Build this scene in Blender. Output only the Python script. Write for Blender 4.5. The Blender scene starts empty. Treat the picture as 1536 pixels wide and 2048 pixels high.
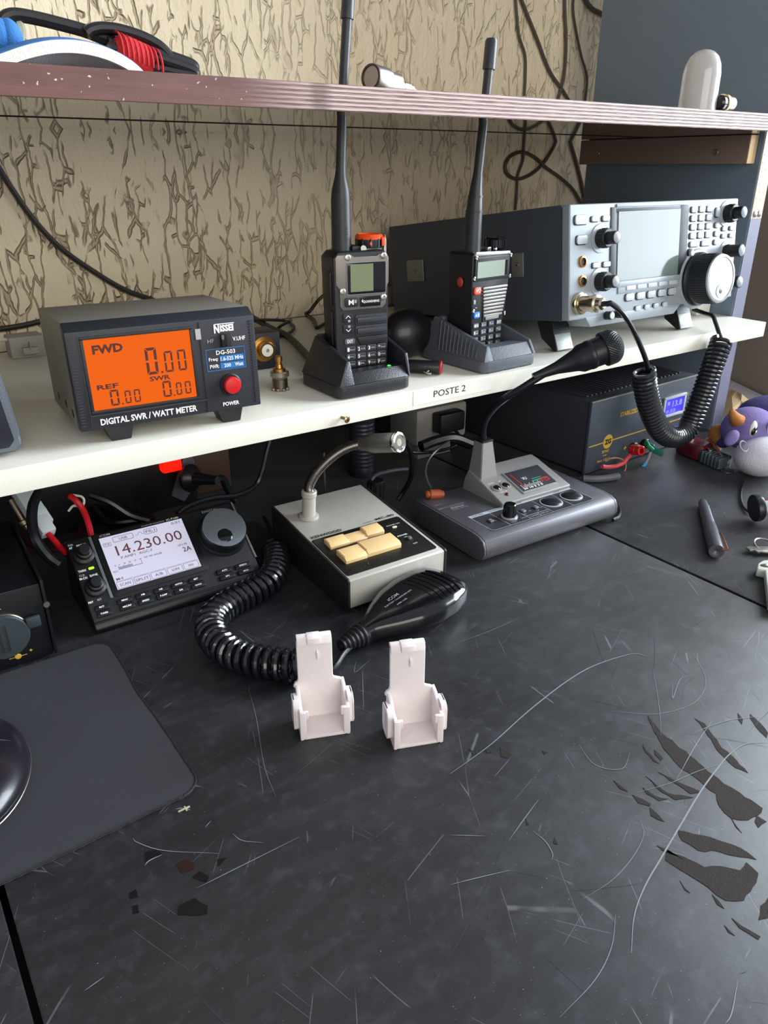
import bpy, bmesh, math, random
from mathutils import Vector, Matrix, Euler
random.seed(7)
S = bpy.context.scene
COL = S.collection

# ---------------------------------------------------------------- camera
F_PX = 1510.0
PITCH = math.atan(689 / 1510.0)
YAW = math.radians(35.15)
CAM = Vector((0, 0, 0.38))
cd = bpy.data.cameras.new('camera')
cam = bpy.data.objects.new('camera', cd)
COL.objects.link(cam)
cd.sensor_fit = 'VERTICAL'; cd.sensor_height = 24; cd.sensor_width = 18
cd.lens = F_PX / 2048 * 24
cd.clip_start = 0.01; cd.clip_end = 50
cam.location = CAM
cam.rotation_euler = (math.pi / 2 - PITCH, 0, -YAW)
S.camera = cam
# ---------------------------------------------------------------- colour, world, lights
S.view_settings.view_transform = 'Standard'
S.view_settings.look = 'None'
S.view_settings.gamma = 1
S.view_settings.use_curve_mapping = False
S.view_settings.exposure = 0.0
S.cycles.use_denoising = True
S.cycles.max_bounces = 8
w = bpy.data.worlds.new('world'); S.world = w; w.use_nodes = True
bg = w.node_tree.nodes['Background']
bg.inputs[0].default_value = (0.80, 0.86, 1.0, 1)
bg.inputs[1].default_value = 0.56

def area(name, loc, target, sx, sy, power, col, spread=180):
    l = bpy.data.lights.new(name, 'AREA'); l.shape = 'RECTANGLE'; l.size = sx; l.size_y = sy
    l.energy = power; l.color = col; l.spread = math.radians(spread)
    o = bpy.data.objects.new(name, l); COL.objects.link(o); o.location = loc
    o.rotation_euler = (Vector(target) - Vector(loc)).to_track_quat('-Z', 'Y').to_euler()
    return o
# daylight through the window in the right-hand wall
area('window_daylight', (2.38, -0.14, 1.12), (0.0, -0.14, 1.12), 1.70, 1.90, 285, (0.82, 0.91, 1.0))
# added fill lamp behind the camera, brightens the wall and shelf fronts
area('room_fill', (-0.1, -2.3, 0.95), (0.3, 1.0, 0.35), 2.4, 1.7, 52, (1.0, 0.94, 0.84))

# ---------------------------------------------------------------- helpers: pixel rays of the photograph
_F = Vector((math.sin(YAW) * math.cos(PITCH), math.cos(YAW) * math.cos(PITCH), -math.sin(PITCH)))
_R = Vector((math.cos(YAW), -math.sin(YAW), 0))
_U = _R.cross(_F)
def at(px, py, x=None, y=None, z=None):
    """point of the place seen at pixel (px, py), on the plane x=, y= or z="""
    d = _F + _R * ((px - 768) / F_PX) - _U * ((py - 1024) / F_PX)
    if z is not None: t = (z - CAM.z) / d.z
    elif y is not None: t = (y - CAM.y) / d.y
    else: t = (x - CAM.x) / d.x
    return CAM + d * t

# ---------------------------------------------------------------- materials
def lin(h):
    h = h.lstrip('#'); v = [int(h[i:i + 2], 16) / 255 for i in (0, 2, 4)]
    return tuple(c / 12.92 if c < .04045 else ((c + .055) / 1.055) ** 2.4 for c in v) + (1,)
MATS = {}
def mat(name, col='#808080', rough=.5, metal=0., bump=0., bscale=400., var=0., vscale=30., coat=0., emit=0., ecol=None, alpha=1., trans=0., ior=1.45, spec=.5, speck=None):
    if name in MATS: return MATS[name]
    m = bpy.data.materials.new(name); m.use_nodes = True; nt = m.node_tree; b = nt.nodes['Principled BSDF']
    b.inputs['Base Color'].default_value = lin(col); b.inputs['Roughness'].default_value = rough
    b.inputs['Metallic'].default_value = metal; b.inputs['Coat Weight'].default_value = coat
    b.inputs['IOR'].default_value = ior; b.inputs['Specular IOR Level'].default_value = spec
    b.inputs['Transmission Weight'].default_value = trans; b.inputs['Alpha'].default_value = alpha
    if emit:
        b.inputs['Emission Color'].default_value = lin(ecol or col); b.inputs['Emission Strength'].default_value = emit
    tc = nt.nodes.new('ShaderNodeTexCoord')
    if bump:
        n = nt.nodes.new('ShaderNodeTexNoise'); n.inputs['Scale'].default_value = bscale; n.inputs['Detail'].default_value = 4
        nt.links.new(tc.outputs['Object'], n.inputs['Vector'])
        bp = nt.nodes.new('ShaderNodeBump'); bp.inputs['Strength'].default_value = bump; bp.inputs['Distance'].default_value = .001
        nt.links.new(n.outputs['Fac'], bp.inputs['Height']); nt.links.new(bp.outputs['Normal'], b.inputs['Normal'])
    if var:
        n = nt.nodes.new('ShaderNodeTexNoise'); n.inputs['Scale'].default_value = vscale; n.inputs['Detail'].default_value = 6
        nt.links.new(tc.outputs['Object'], n.inputs['Vector'])
        mx = nt.nodes.new('ShaderNodeMix'); mx.data_type = 'RGBA'
        c = lin(col); mx.inputs[6].default_value = tuple(max(0, v * (1 - var)) for v in c[:3]) + (1,)
        mx.inputs[7].default_value = tuple(min(1, v * (1 + var)) for v in c[:3]) + (1,)
        nt.links.new(n.outputs['Fac'], mx.inputs[0])
        out = mx.outputs[2]
        if speck:
            vn = nt.nodes.new('ShaderNodeTexNoise'); vn.inputs['Scale'].default_value = speck[1]; vn.inputs['Detail'].default_value = 2
            nt.links.new(tc.outputs['Object'], vn.inputs['Vector'])
            r = nt.nodes.new('ShaderNodeValToRGB'); r.color_ramp.elements[0].position = speck[2]; r.color_ramp.elements[1].position = speck[2] + .03
            nt.links.new(vn.outputs['Fac'], r.inputs[0])
            m2 = nt.nodes.new('ShaderNodeMix'); m2.data_type = 'RGBA'; m2.inputs[7].default_value = lin(speck[0])
            nt.links.new(r.outputs[0], m2.inputs[0]); nt.links.new(out, m2.inputs[6]); out = m2.outputs[2]
        nt.links.new(out, b.inputs['Base Color'])
        rr = nt.nodes.new('ShaderNodeMapRange'); rr.inputs[3].default_value = rough * .85; rr.inputs[4].default_value = min(1, rough * 1.2)
        nt.links.new(n.outputs['Fac'], rr.inputs[0]); nt.links.new(rr.outputs[0], b.inputs['Roughness'])
    MATS[name] = m
    return m
class N:
    """tiny node builder"""
    def __init__(s, name):
        s.m = bpy.data.materials.new(name); s.m.use_nodes = True; s.nt = s.m.node_tree; s.b = s.nt.nodes['Principled BSDF']; MATS[name] = s.m
    def n(s, t, **k):
        o = s.nt.nodes.new(t)
        for a, v in k.items():
            if a.startswith('i_'):
                a = a[2:]; o.inputs[int(a) if a.isdigit() else a.replace('_', ' ')].default_value = v
            else: setattr(o, a, v)
        return o
    def l(s, a, b): s.nt.links.new(a, b)
    def math(s, op, a, b=None, c=None):
        o = s.n('ShaderNodeMath', operation=op)
        for i, v in enumerate((a, b, c)):
            if v is None: continue
            if isinstance(v, (int, float)): o.inputs[i].default_value = v
            else: s.l(v, o.inputs[i])
        return o.outputs[0]
    def ss(s, v, lo, hi, a=0., b=1.):
        o = s.n('ShaderNodeMapRange', interpolation_type='SMOOTHSTEP', i_1=lo, i_2=hi, i_3=a, i_4=b); s.l(v, o.inputs[0]); return o.outputs[0]
    def mix(s, f, a, b):
        o = s.n('ShaderNodeMix', data_type='RGBA')
        for i, v in ((0, f), (6, a), (7, b)):
            if isinstance(v, (int, float, tuple)): o.inputs[i].default_value = v
            else: s.l(v, o.inputs[i])
        return o.outputs[2]
    def vec(s, scale=(1, 1, 1), rot=(0, 0, 0), loc=(0, 0, 0), src=None):
        if src is None: src = s.n('ShaderNodeTexCoord').outputs['Object']
        o = s.n('ShaderNodeMapping'); o.inputs['Scale'].default_value = scale; o.inputs['Rotation'].default_value = rot; o.inputs['Location'].default_value = loc
        s.l(src, o.inputs[0]); return o.outputs[0]
    def noise(s, v, scale, detail=4, rough=.5, out='Fac'):
        o = s.n('ShaderNodeTexNoise', i_Scale=scale, i_Detail=detail, i_Roughness=rough); s.l(v, o.inputs['Vector']); return o.outputs[out]

def plaster():
    """cream crackled roughcast: vertical lozenges parted by thin brown grooves"""
    g = N('plaster')
    base = g.vec()
    warp = g.noise(base, 20, 3, .6, 'Color')
    wv = g.n('ShaderNodeVectorMath', operation='MULTIPLY_ADD'); g.l(warp, wv.inputs[0]); wv.inputs[1].default_value = (.018, .01, .028); g.l(base, wv.inputs[2])
    def cracks(scale, w, sz, loc=(0, 0, 0)):
        v = g.vec((1, .3, sz), loc=loc, src=wv.outputs[0])
        vo = g.n('ShaderNodeTexVoronoi', feature='DISTANCE_TO_EDGE', i_Scale=scale); g.l(v, vo.inputs['Vector'])
        return g.ss(vo.outputs['Distance'], w * .35, w, 1., 0.)
    def ridges(scale, w, sz, loc):
        n_ = g.noise(g.vec((1, .3, sz), loc=loc, src=wv.outputs[0]), scale, 2, .5)
        return g.ss(g.math('ABSOLUTE', g.math('SUBTRACT', n_, .5)), w * .3, w, 1., 0.)
    c1 = cracks(44, .052, .30); c2 = cracks(62, .055, .26, (5, 2, 1)); c3 = cracks(100, .075, .34, (2, 0, 3))
    v = g.vec((1, .3, .3), src=wv.outputs[0])
    m1 = g.ss(g.noise(g.vec((1, 1, .45)), 48, 2), .47, .60)
    m2 = g.ss(g.noise(g.vec((1, 1, .4), loc=(3, 1, 2)), 44, 2), .50, .60)
    m3 = g.ss(g.noise(g.vec((1, 1, .4), loc=(7, 4, 2)), 40, 2), .55, .64)
    k = g.math('MAXIMUM', g.math('MULTIPLY', c1, m1), g.math('MULTIPLY', c2, m2))
    k = g.math('MAXIMUM', k, g.math('MULTIPLY', c3, m3))
    # grooves fade towards the right: softer light there put into colour and relief
    sx = g.n('ShaderNodeSeparateXYZ'); g.l(base, sx.inputs[0])
    fade = g.ss(sx.outputs[0], .32, .62, 1., .38)
    k = g.math('MULTIPLY', k, fade)
    fine = g.noise(g.vec((1, 1, .6)), 260, 5, .6)
    blot = g.noise(base, 6, 3)
    colr = g.mix(blot, lin('#dccbaa'), lin('#ebdcbd'))
    colr = g.mix(g.math('MULTIPLY', k, .58), colr, lin('#8a6c42'))  # groove shadow and dirt both put into the colour
    g.l(colr, g.b.inputs['Base Color']); g.b.inputs['Roughness'].default_value = .55
    h = g.math('ADD', g.math('MULTIPLY', k, -1.), g.math('MULTIPLY', fine, .22))
    h = g.math('ADD', h, g.math('MULTIPLY', g.noise(v, 55, 2), .5))
    bp = g.n('ShaderNodeBump', i_Strength=1.0, i_Distance=.006); g.l(h, bp.inputs['Height']); g.l(bp.outputs[0], g.b.inputs['Normal'])
    return g.m
def desk_film():
    """black laminate, dusty and finely scratched, with glare haze put into its sheen"""
    g = N('desk_film')
    base = g.vec()
    cloud = g.noise(base, 7, 6, .62)
    fine = g.noise(base, 160, 4, .6)
    smear = g.noise(g.vec((1, 3.2, 1), (0, 0, .55)), 26, 5, .6)
    def scr(scale, rot, w, seed, lo):
        a = g.vec((1, 1, 1), (0, 0, rot), (seed, seed * 1.7, 0))
        wp = g.noise(a, 3.2, 2, .5, 'Color')
        ad = g.n('ShaderNodeVectorMath', operation='MULTIPLY_ADD'); g.l(wp, ad.inputs[0]); ad.inputs[1].default_value = (.05, .05, 0); g.l(a, ad.inputs[2])
        st = g.vec((1, .09, 1), src=ad.outputs[0])
        vo = g.n('ShaderNodeTexVoronoi', feature='DISTANCE_TO_EDGE', i_Scale=scale); g.l(st, vo.inputs['Vector'])
        m = g.ss(g.noise(a, 21, 2), lo, lo + .06)
        return g.math('MULTIPLY', g.ss(vo.outputs['Distance'], w * .3, w, 1., 0.), m)
    s = None
    for sc, r, wd, sd, lo in ((30, .5, .006, 1.3, .56), (40, -.45, .006, 4.1, .57), (26, 1.2, .005, 9.2, .57)):
        k = scr(sc, r, wd, sd, lo); s = k if s is None else g.math('MAXIMUM', s, k)
    dots = g.ss(g.noise(base, 700, 1), .76, .79)
    s = g.math('MAXIMUM', g.math('MULTIPLY', s, .22), g.math('MULTIPLY', dots, .5))
    blot = g.noise(base, 70, 5, .65)
    c = g.mix(cloud, lin('#0e0f12'), lin('#1d1f23'))
    c = g.mix(g.math('MULTIPLY', g.ss(smear, .42, .72), .5), c, lin('#2c2e33'))
    c = g.mix(g.math('MULTIPLY', g.ss(blot, .5, .7), .25), c, lin('#43464c'))
    c = g.mix(s, c, lin('#9a9ca0'))
    g.l(c, g.b.inputs['Base Color'])
    r = g.math('ADD', g.ss(cloud, .3, .7, .30, .42), g.math('MULTIPLY', blot, .14))
    r = g.math('ADD', r, g.math('MULTIPLY', s, .25))
    g.l(r, g.b.inputs['Roughness']); g.b.inputs['Specular IOR Level'].default_value = .6; g.b.inputs['Sheen Weight'].default_value = .09; g.b.inputs['Sheen Roughness'].default_value = .4  # sheen imitates the hazy glare of window light on the film
    bp = g.n('ShaderNodeBump', i_Strength=.12, i_Distance=.0006)
    g.l(g.math('ADD', fine, g.math('MULTIPLY', s, -1.)), bp.inputs['Height']); g.l(bp.outputs[0], g.b.inputs['Normal'])
    return g.m
def plywood_edge():
    """brown painted edge on the left, bare ribbed plies from x = 0.35 on"""
    g = N('plywood_edge')
    base = g.vec()
    sp = g.n('ShaderNodeSeparateXYZ'); g.l(base, sp.inputs[0])
    nz = g.noise(g.vec((1, 1, 6)), 60, 5, .6)
    ply = g.math('SINE', g.math('MULTIPLY', g.math('ADD', sp.outputs[2], g.math('MULTIPLY', nz, .0009)), 2 * math.pi / .0032))
    ply = g.ss(ply, -.6, .3)
    fib = g.noise(g.vec((.05, 1, 2)), 900, 3, .6)
    bare = g.mix(ply, lin('#5d4541'), lin('#b79c94'))
    bare = g.mix(g.math('MULTIPLY', g.ss(fib, .4, .7), .5), bare, lin('#cdb9b2'))
    brown = g.mix(g.noise(g.vec((.3, 1, 2)), 70, 5), lin('#4f2f2a'), lin('#77514a'))
    chips = g.ss(g.noise(g.vec(), 330, 2), .70, .73)
    brown = g.mix(chips, brown, lin('#cdbcb2'))
    f = g.ss(sp.outputs[0], .27, .36)
    band = g.math('MULTIPLY', g.ss(sp.outputs[0], .335, .345), g.ss(sp.outputs[0], .35, .362, 1., 0.))
    c = g.mix(f, brown, bare)
    c = g.mix(g.math('MULTIPLY', band, .6), c, lin('#4a3430'))
    g.l(c, g.b.inputs['Base Color']); g.b.inputs['Roughness'].default_value = .6
    bp = g.n('ShaderNodeBump', i_Strength=.8, i_Distance=.0006)
    g.l(g.math('ADD', g.math('MULTIPLY', ply, f), g.math('MULTIPLY', fib, .4)), bp.inputs['Height']); g.l(bp.outputs[0], g.b.inputs['Normal'])
    return g.m

K = mat  # short alias
blk = K('black_plastic', '#17181b', .42, bump=.25, bscale=1400)
blk2 = K('black_gloss', '#0b0b0d', .14, coat=.3)
dgry = K('dark_grey_plastic', '#2b2d33', .45, bump=.3, bscale=1500)
rub = K('black_rubber', '#141416', .38)
white = K('white_print', '#e9e9e6', .5)
lgrey = K('grey_print', '#9b9c9e', .5)
chrome = K('chrome', '#d9d9d6', .12, 1.)
steel = K('brushed_steel', '#b7b4ac', .32, 1., var=.12, vscale=200)
brass = K('brass', '#b98a4a', .28, 1.)
redp = K('red_plastic', '#c5161c', .3)
redw = K('red_wire', '#b5121c', .35)
cream = K('cream_melamine', '#dedbcd', .38, bump=.12, bscale=900, var=.03, vscale=60)
glassd = K('dark_glass', '#0c1013', .06, coat=.5)

# ---------------------------------------------------------------- mesh builder
_txt = {}
def glyphs(s, bold):
    k = (s, bold)
    if k in _txt: return _txt[k]
    c = bpy.data.curves.new('t', 'FONT'); c.body = s; c.size = 1; c.resolution_u = 2; c.offset = bold; c.extrude = 0
    o = bpy.data.objects.new('t', c); COL.objects.link(o)
    bpy.context.view_layer.update()
    me = bpy.data.meshes.new_from_object(o.evaluated_get(bpy.context.evaluated_depsgraph_get()))
    vs = [tuple(v.co) for v in me.vertices]; fs = [tuple(p.vertices) for p in me.polygons]
    bpy.data.objects.remove(o); bpy.data.curves.remove(c); bpy.data.meshes.remove(me)
    _txt[k] = (vs, fs)
    return _txt[k]
def rr(x0, z0, x1, z1, r, n=4):
    """rounded rectangle outline"""
    r = min(r, (x1 - x0) / 2 - 1e-6, (z1 - z0) / 2 - 1e-6); p = []
    for cx, cz, a in ((x1 - r, z0 + r, -90), (x1 - r, z1 - r, 0), (x0 + r, z1 - r, 90), (x0 + r, z0 + r, 180)):
        for i in range(n + 1):
            t = math.radians(a + 90 * i / n); p.append((cx + r * math.cos(t), cz + r * math.sin(t)))
    return p
def spline(pts, n=8, closed=False):
    """Catmull-Rom through the points"""
    P = [Vector(p) for p in pts]; out = []
    m = len(P)
    for i in range(m if closed else m - 1):
        if closed: p0, p1, p2, p3 = P[i - 1], P[i], P[(i + 1) % m], P[(i + 2) % m]
        else:
            p1, p2 = P[i], P[i + 1]; p0 = P[i - 1] if i else p1 * 2 - p2; p3 = P[i + 2] if i + 2 < m else p2 * 2 - p1
        for k in range(n):
            t = k / n
            out.append(.5 * ((2 * p1) + (p2 - p0) * t + (2 * p0 - 5 * p1 + 4 * p2 - p3) * t * t + (3 * p1 - p0 - 3 * p2 + p3) * t ** 3))
    if not closed: out.append(P[-1])
    return out
class G:
    def __init__(s): s.v = []; s.f = []; s.mi = []; s.m = []; s.M = Matrix()
    def idx(s, m):
        if m not in s.m: s.m.append(m)
        return s.m.index(m)
    def raw(s, vs, fs, m):
        o = len(s.v); s.v += [tuple(s.M @ Vector(v)) for v in vs]; k = s.idx(m)
        for f in fs: s.f.append(tuple(i + o for i in f)); s.mi.append(k)
        return s
    def bm(s, b, m, M=None):
        b.verts.index_update()
        vs = [(M @ v.co) if M else v.co for v in b.verts]
        s.raw(vs, [[v.index for v in f.verts] for f in b.faces], m); b.free(); return s
    def prism(s, out, ax, a, b, m, bev=0., seg=2):
        """polygon outline extruded along axis ax between a and b"""
        M = {'y': lambda p, t: (p[0], t, p[1]), 'x': lambda p, t: (t, p[0], p[1]), 'z': lambda p, t: (p[0], p[1], t)}[ax]
        q = bmesh.new(); n = len(out)
        lo = [q.verts.new(M(p, a)) for p in out]; hi = [q.verts.new(M(p, b)) for p in out]
        q.faces.new(lo[::-1]); q.faces.new(hi)
        for i in range(n): q.faces.new((lo[i], lo[(i + 1) % n], hi[(i + 1) % n], hi[i]))
        bmesh.ops.recalc_face_normals(q, faces=q.faces)
        if bev:
            es = [e for e in q.edges if len(e.link_faces) == 2 and e.calc_face_angle(0) > .6]
            bmesh.ops.bevel(q, geom=es, offset=bev, segments=seg, profile=.6, affect='EDGES', clamp_overlap=True)
        return s.bm(q, m)
    def box(s, x0, y0, z0, x1, y1, z1, m, bev=0., seg=2):
        return s.prism([(x0, z0), (x1, z0), (x1, z1), (x0, z1)], 'y', y0, y1, m, bev, seg)
    def lathe(s, prof, o, d, m, seg=24):
        """profile [(r, t)] around the axis from o along d"""
        d = Vector(d).normalized(); o = Vector(o)
        u = d.orthogonal().normalized(); v = d.cross(u); vs = []; fs = []
        for r, t in prof:
            for i in range(seg):
                a = 2 * math.pi * i / seg; vs.append(o + d * t + (u * math.cos(a) + v * math.sin(a)) * max(r, 1e-5))
        for j in range(len(prof) - 1):
            for i in range(seg):
                k = (i + 1) % seg; fs.append((j * seg + i, j * seg + k, (j + 1) * seg + k, (j + 1) * seg + i))
        if prof[0][0] > 1e-4: fs.append(tuple(range(seg))[::-1])
        if prof[-1][0] > 1e-4: fs.append(tuple((len(prof) - 1) * seg + i for i in range(seg)))
        return s.raw(vs, fs, m)
    def cyl(s, o, d, r, h, m, seg=24, bev=0., r2=None):
        r2 = r if r2 is None else r2
        p = [(r, 0), (r2, h)] if not bev else [(r - bev, 0), (r, bev), (r2, h - bev), (r2 - bev, h)]
        return s.lathe(p, o, d, m, seg)
    def tube(s, pts, r, m, seg=8, closed=False):
        P = [Vector(p) for p in pts]; n = len(P); R = r if isinstance(r, (list, tuple)) else [r] * n
        T = [((P[(i + 1) % n] if closed or i < n - 1 else P[i]) - (P[i - 1] if closed or i else P[i])).normalized() for i in range(n)]
        u = T[0].orthogonal().normalized(); vs = []; fs = []
        for i in range(n):
            u = (u - T[i] * u.dot(T[i])); u = u.normalized() if u.length > 1e-6 else T[i].orthogonal().normalized()
            w_ = T[i].cross(u)
            for k in range(seg):
                a = 2 * math.pi * k / seg; vs.append(P[i] + (u * math.cos(a) + w_ * math.sin(a)) * R[i])
        for i in range(n if closed else n - 1):
            j = (i + 1) % n
            for k in range(seg):
                l = (k + 1) % seg; fs.append((i * seg + k, i * seg + l, j * seg + l, j * seg + k))
        if not closed:
            fs.append(tuple(range(seg))[::-1]); fs.append(tuple((n - 1) * seg + k for k in range(seg)))
        return s.raw(vs, fs, m)
    def sph(s, c, r, m, seg=24, rings=14, M=None):
        q = bmesh.new(); bmesh.ops.create_uvsphere(q, u_segments=seg, v_segments=rings, radius=1)
        if not isinstance(r, (tuple, list)): r = (r, r, r)
        X = Matrix.Translation(c) @ (M or Matrix()) @ Matrix.Diagonal((*r, 1))
        return s.bm(q, m, X)
    def text(s, t, m, o, X=(1, 0, 0), U=(0, 0, 1), w=None, h=None, bold=.0, lift=.00015):
        vs, fs = glyphs(t, bold)
        if not vs: return s
        x0 = min(v[0] for v in vs); x1 = max(v[0] for v in vs); y0 = min(v[1] for v in vs); y1 = max(v[1] for v in vs)
        sy = (h or 0) / (y1 - y0) if h else None; sx = w / (x1 - x0) if w else sy
        sy = sy or sx; X = Vector(X).normalized(); U = Vector(U).normalized(); n = X.cross(U) * lift; o = Vector(o)
        s.raw([o + X * ((v[0] - x0) * sx) + U * ((v[1] - y0) * sy) + n for v in vs], fs, m); return s
    def build(s, name, parent=None, label=None, smooth=True, ang=32):
        me = bpy.data.meshes.new(name); me.from_pydata(s.v, [], s.f); me.update()
        for m in s.m: me.materials.append(m)
        me.polygons.foreach_set('material_index', s.mi)
        if smooth:
            me.polygons.foreach_set('use_smooth', [True] * len(me.polygons)); me.set_sharp_from_angle(angle=math.radians(ang))
        o = bpy.data.objects.new(name, me); COL.objects.link(o)
        if parent: o.parent = parent
        if label: o['label'] = label
        return o
def tag(o, label, cat, group=None, kind=None):
    o['label'] = label; o['category'] = cat
    if group: o['group'] = group
    if kind: o['kind'] = kind
    return o
def thing(name, label, cat, loc=(0, 0, 0), yaw=0., tilt=0., group=None):
    o = bpy.data.objects.new(name, None); COL.objects.link(o); o.empty_display_size = .02
    o.location = loc; o.rotation_euler = (-tilt, 0, yaw)
    return tag(o, label, cat, group)
def struct(o): o['kind'] = 'structure'; return o
def centre(o):
    """put the origin of a one-mesh thing at the foot of its mesh"""
    me = o.data; xs = [v.co for v in me.vertices]
    c = Vector(((min(v.x for v in xs) + max(v.x for v in xs)) / 2, (min(v.y for v in xs) + max(v.y for v in xs)) / 2, min(v.z for v in xs)))
    me.transform(Matrix.Translation(-c)); o.location = c
    return o
def helix(path, r, wire, turns, m, g, seg=8, taper=0.):
    """a coiled cord wound about a path"""
    P = [Vector(p) for p in path]; L = [0.]
    for i in range(1, len(P)): L.append(L[-1] + (P[i] - P[i - 1]).length)
    n = int(turns * 14); out = []; u = Vector((0, 0, 1))
    for i in range(n + 1):
        s_ = L[-1] * i / n; j = 1
        while j < len(L) - 1 and L[j] < s_: j += 1
        f = (s_ - L[j - 1]) / max(1e-9, L[j] - L[j - 1]); c = P[j - 1].lerp(P[j], f)
        j0 = max(0, j - 2); j1 = min(len(P) - 1, j + 1); T = (P[j1] - P[j0]).normalized()
        u = (u - T * u.dot(T)).normalized(); v = T.cross(u); a = 2 * math.pi * turns * i / n
        k = 1. if not taper else min(1, .35 + i / n / taper, .35 + (1 - i / n) / taper)
        out.append(c + (u * math.cos(a) + v * math.sin(a)) * r * k)
    g.tube(out, wire, m, seg); return out
# ================================================================ the setting
WY = 1.03
g = G(); g.box(-1.6, WY, -.75, 2.35, WY + .1, 2.2, plaster()); struct(g.build('wall_back'))
taupe = K('taupe_wall', '#a3968a', .8, bump=.4, bscale=160, var=.06, vscale=12)
plain = K('room_wall', '#b8b2a8', .85, var=.04, vscale=5)
# slanted piece of wall beyond the side panel
a = Vector((1.4148, .8105, 0)); b = Vector((1.3538, .6982, 0)); dr = (a - b).normalized()
p = b - dr * .05; q = a + dr * .35; nn = Vector((dr.y, -dr.x, 0)) * .06
g = G(); g.prism([(p.x, p.y), (p.x + nn.x, p.y + nn.y), (q.x + nn.x, q.y + nn.y), (q.x, q.y)], 'z', -.1, 2.2, taupe); struct(g.build('wall_slanted'))
# right-hand wall with the window opening that lights the desk
g = G(); X0, X1 = 2.25, 2.35
for bx in ((-1.9, -.90, -.75, 2.2), (.62, WY, -.75, 2.2), (-.90, .62, -.75, .24), (-.90, .62, 1.98, 2.2)):
    g.box(X0, bx[0], bx[2], X1, bx[1], bx[3], plain)
struct(g.build('wall_right'))
wf = K('window_frame_white', '#e8e8e4', .4)
g = G()
for y0, y1, z0, z1 in ((-.90, -.85, .24, 1.98), (.57, .62, .24, 1.98), (-.85, .57, .24, .29), (-.85, .57, 1.93, 1.98), (-.17, -.11, .29, 1.93)):
    g.box(X0 + .01, y0, z0, X0 + .06, y1, z1, wf, .004)
wn = struct(g.build('window_1'))
gl_ = N('window_glass'); tr_ = gl_.n('ShaderNodeBsdfTransparent'); gy_ = gl_.n('ShaderNodeBsdfGlossy', i_Roughness=.02); fr_ = gl_.n('ShaderNodeFresnel', i_IOR=1.45); mx_ = gl_.n('ShaderNodeMixShader')
gl_.l(fr_.outputs[0], mx_.inputs[0]); gl_.l(tr_.outputs[0], mx_.inputs[1]); gl_.l(gy_.outputs[0], mx_.inputs[2]); gl_.l(mx_.outputs[0], gl_.nt.nodes['Material Output'].inputs[0])
g = G(); g.box(X0 + .03, -.85, .29, X0 + .035, .57, 1.93, gl_.m); g.build('pane', wn)
g = G(); g.box(-1.6, -1.9, -.80, 2.35, WY + .1, -.75, K('floor_boards', '#5b5148', .6, var=.2, vscale=4)); struct(g.build('floor'))

# ================================================================ desk
film = desk_film()
worn = K('worn_brown_board', '#2a2320', .75, spec=.25, var=.25, vscale=300, bump=.3, bscale=900)
edge = K('desk_edge', '#0c0c0e', .6)
desk = thing('desk', 'black scratched desk top in three boards with worn brown streaks', 'desk', (0.3, .5, 0))
def dp(g, name, par=desk, **k):
    o = g.build(name, par, **k); o.matrix_parent_inverse = Matrix.Translation(-Vector(par.location)); return o
for x0, x1, y0 in ((-.85, -.0065, -.1), (-.0025, .6485, -.1), (.6525, 1.112, -.1)):
    g = G(); g.box(x0, y0, -.022, x1, 1.02, 0, film, .0012, 2); dp(g, 'board')
g = G(); g.box(-.85, -.1, -.05, 1.112, 1.02, -.0225, edge); dp(g, 'underframe')
for lx, ly in ((-.8, -.05), (1.06, -.05), (-.8, .96), (1.06, .96)):
    g = G(); g.box(lx - .025, ly - .025, -.75, lx + .025, ly + .025, -.05, edge, .003); dp(g, 'leg')
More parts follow.
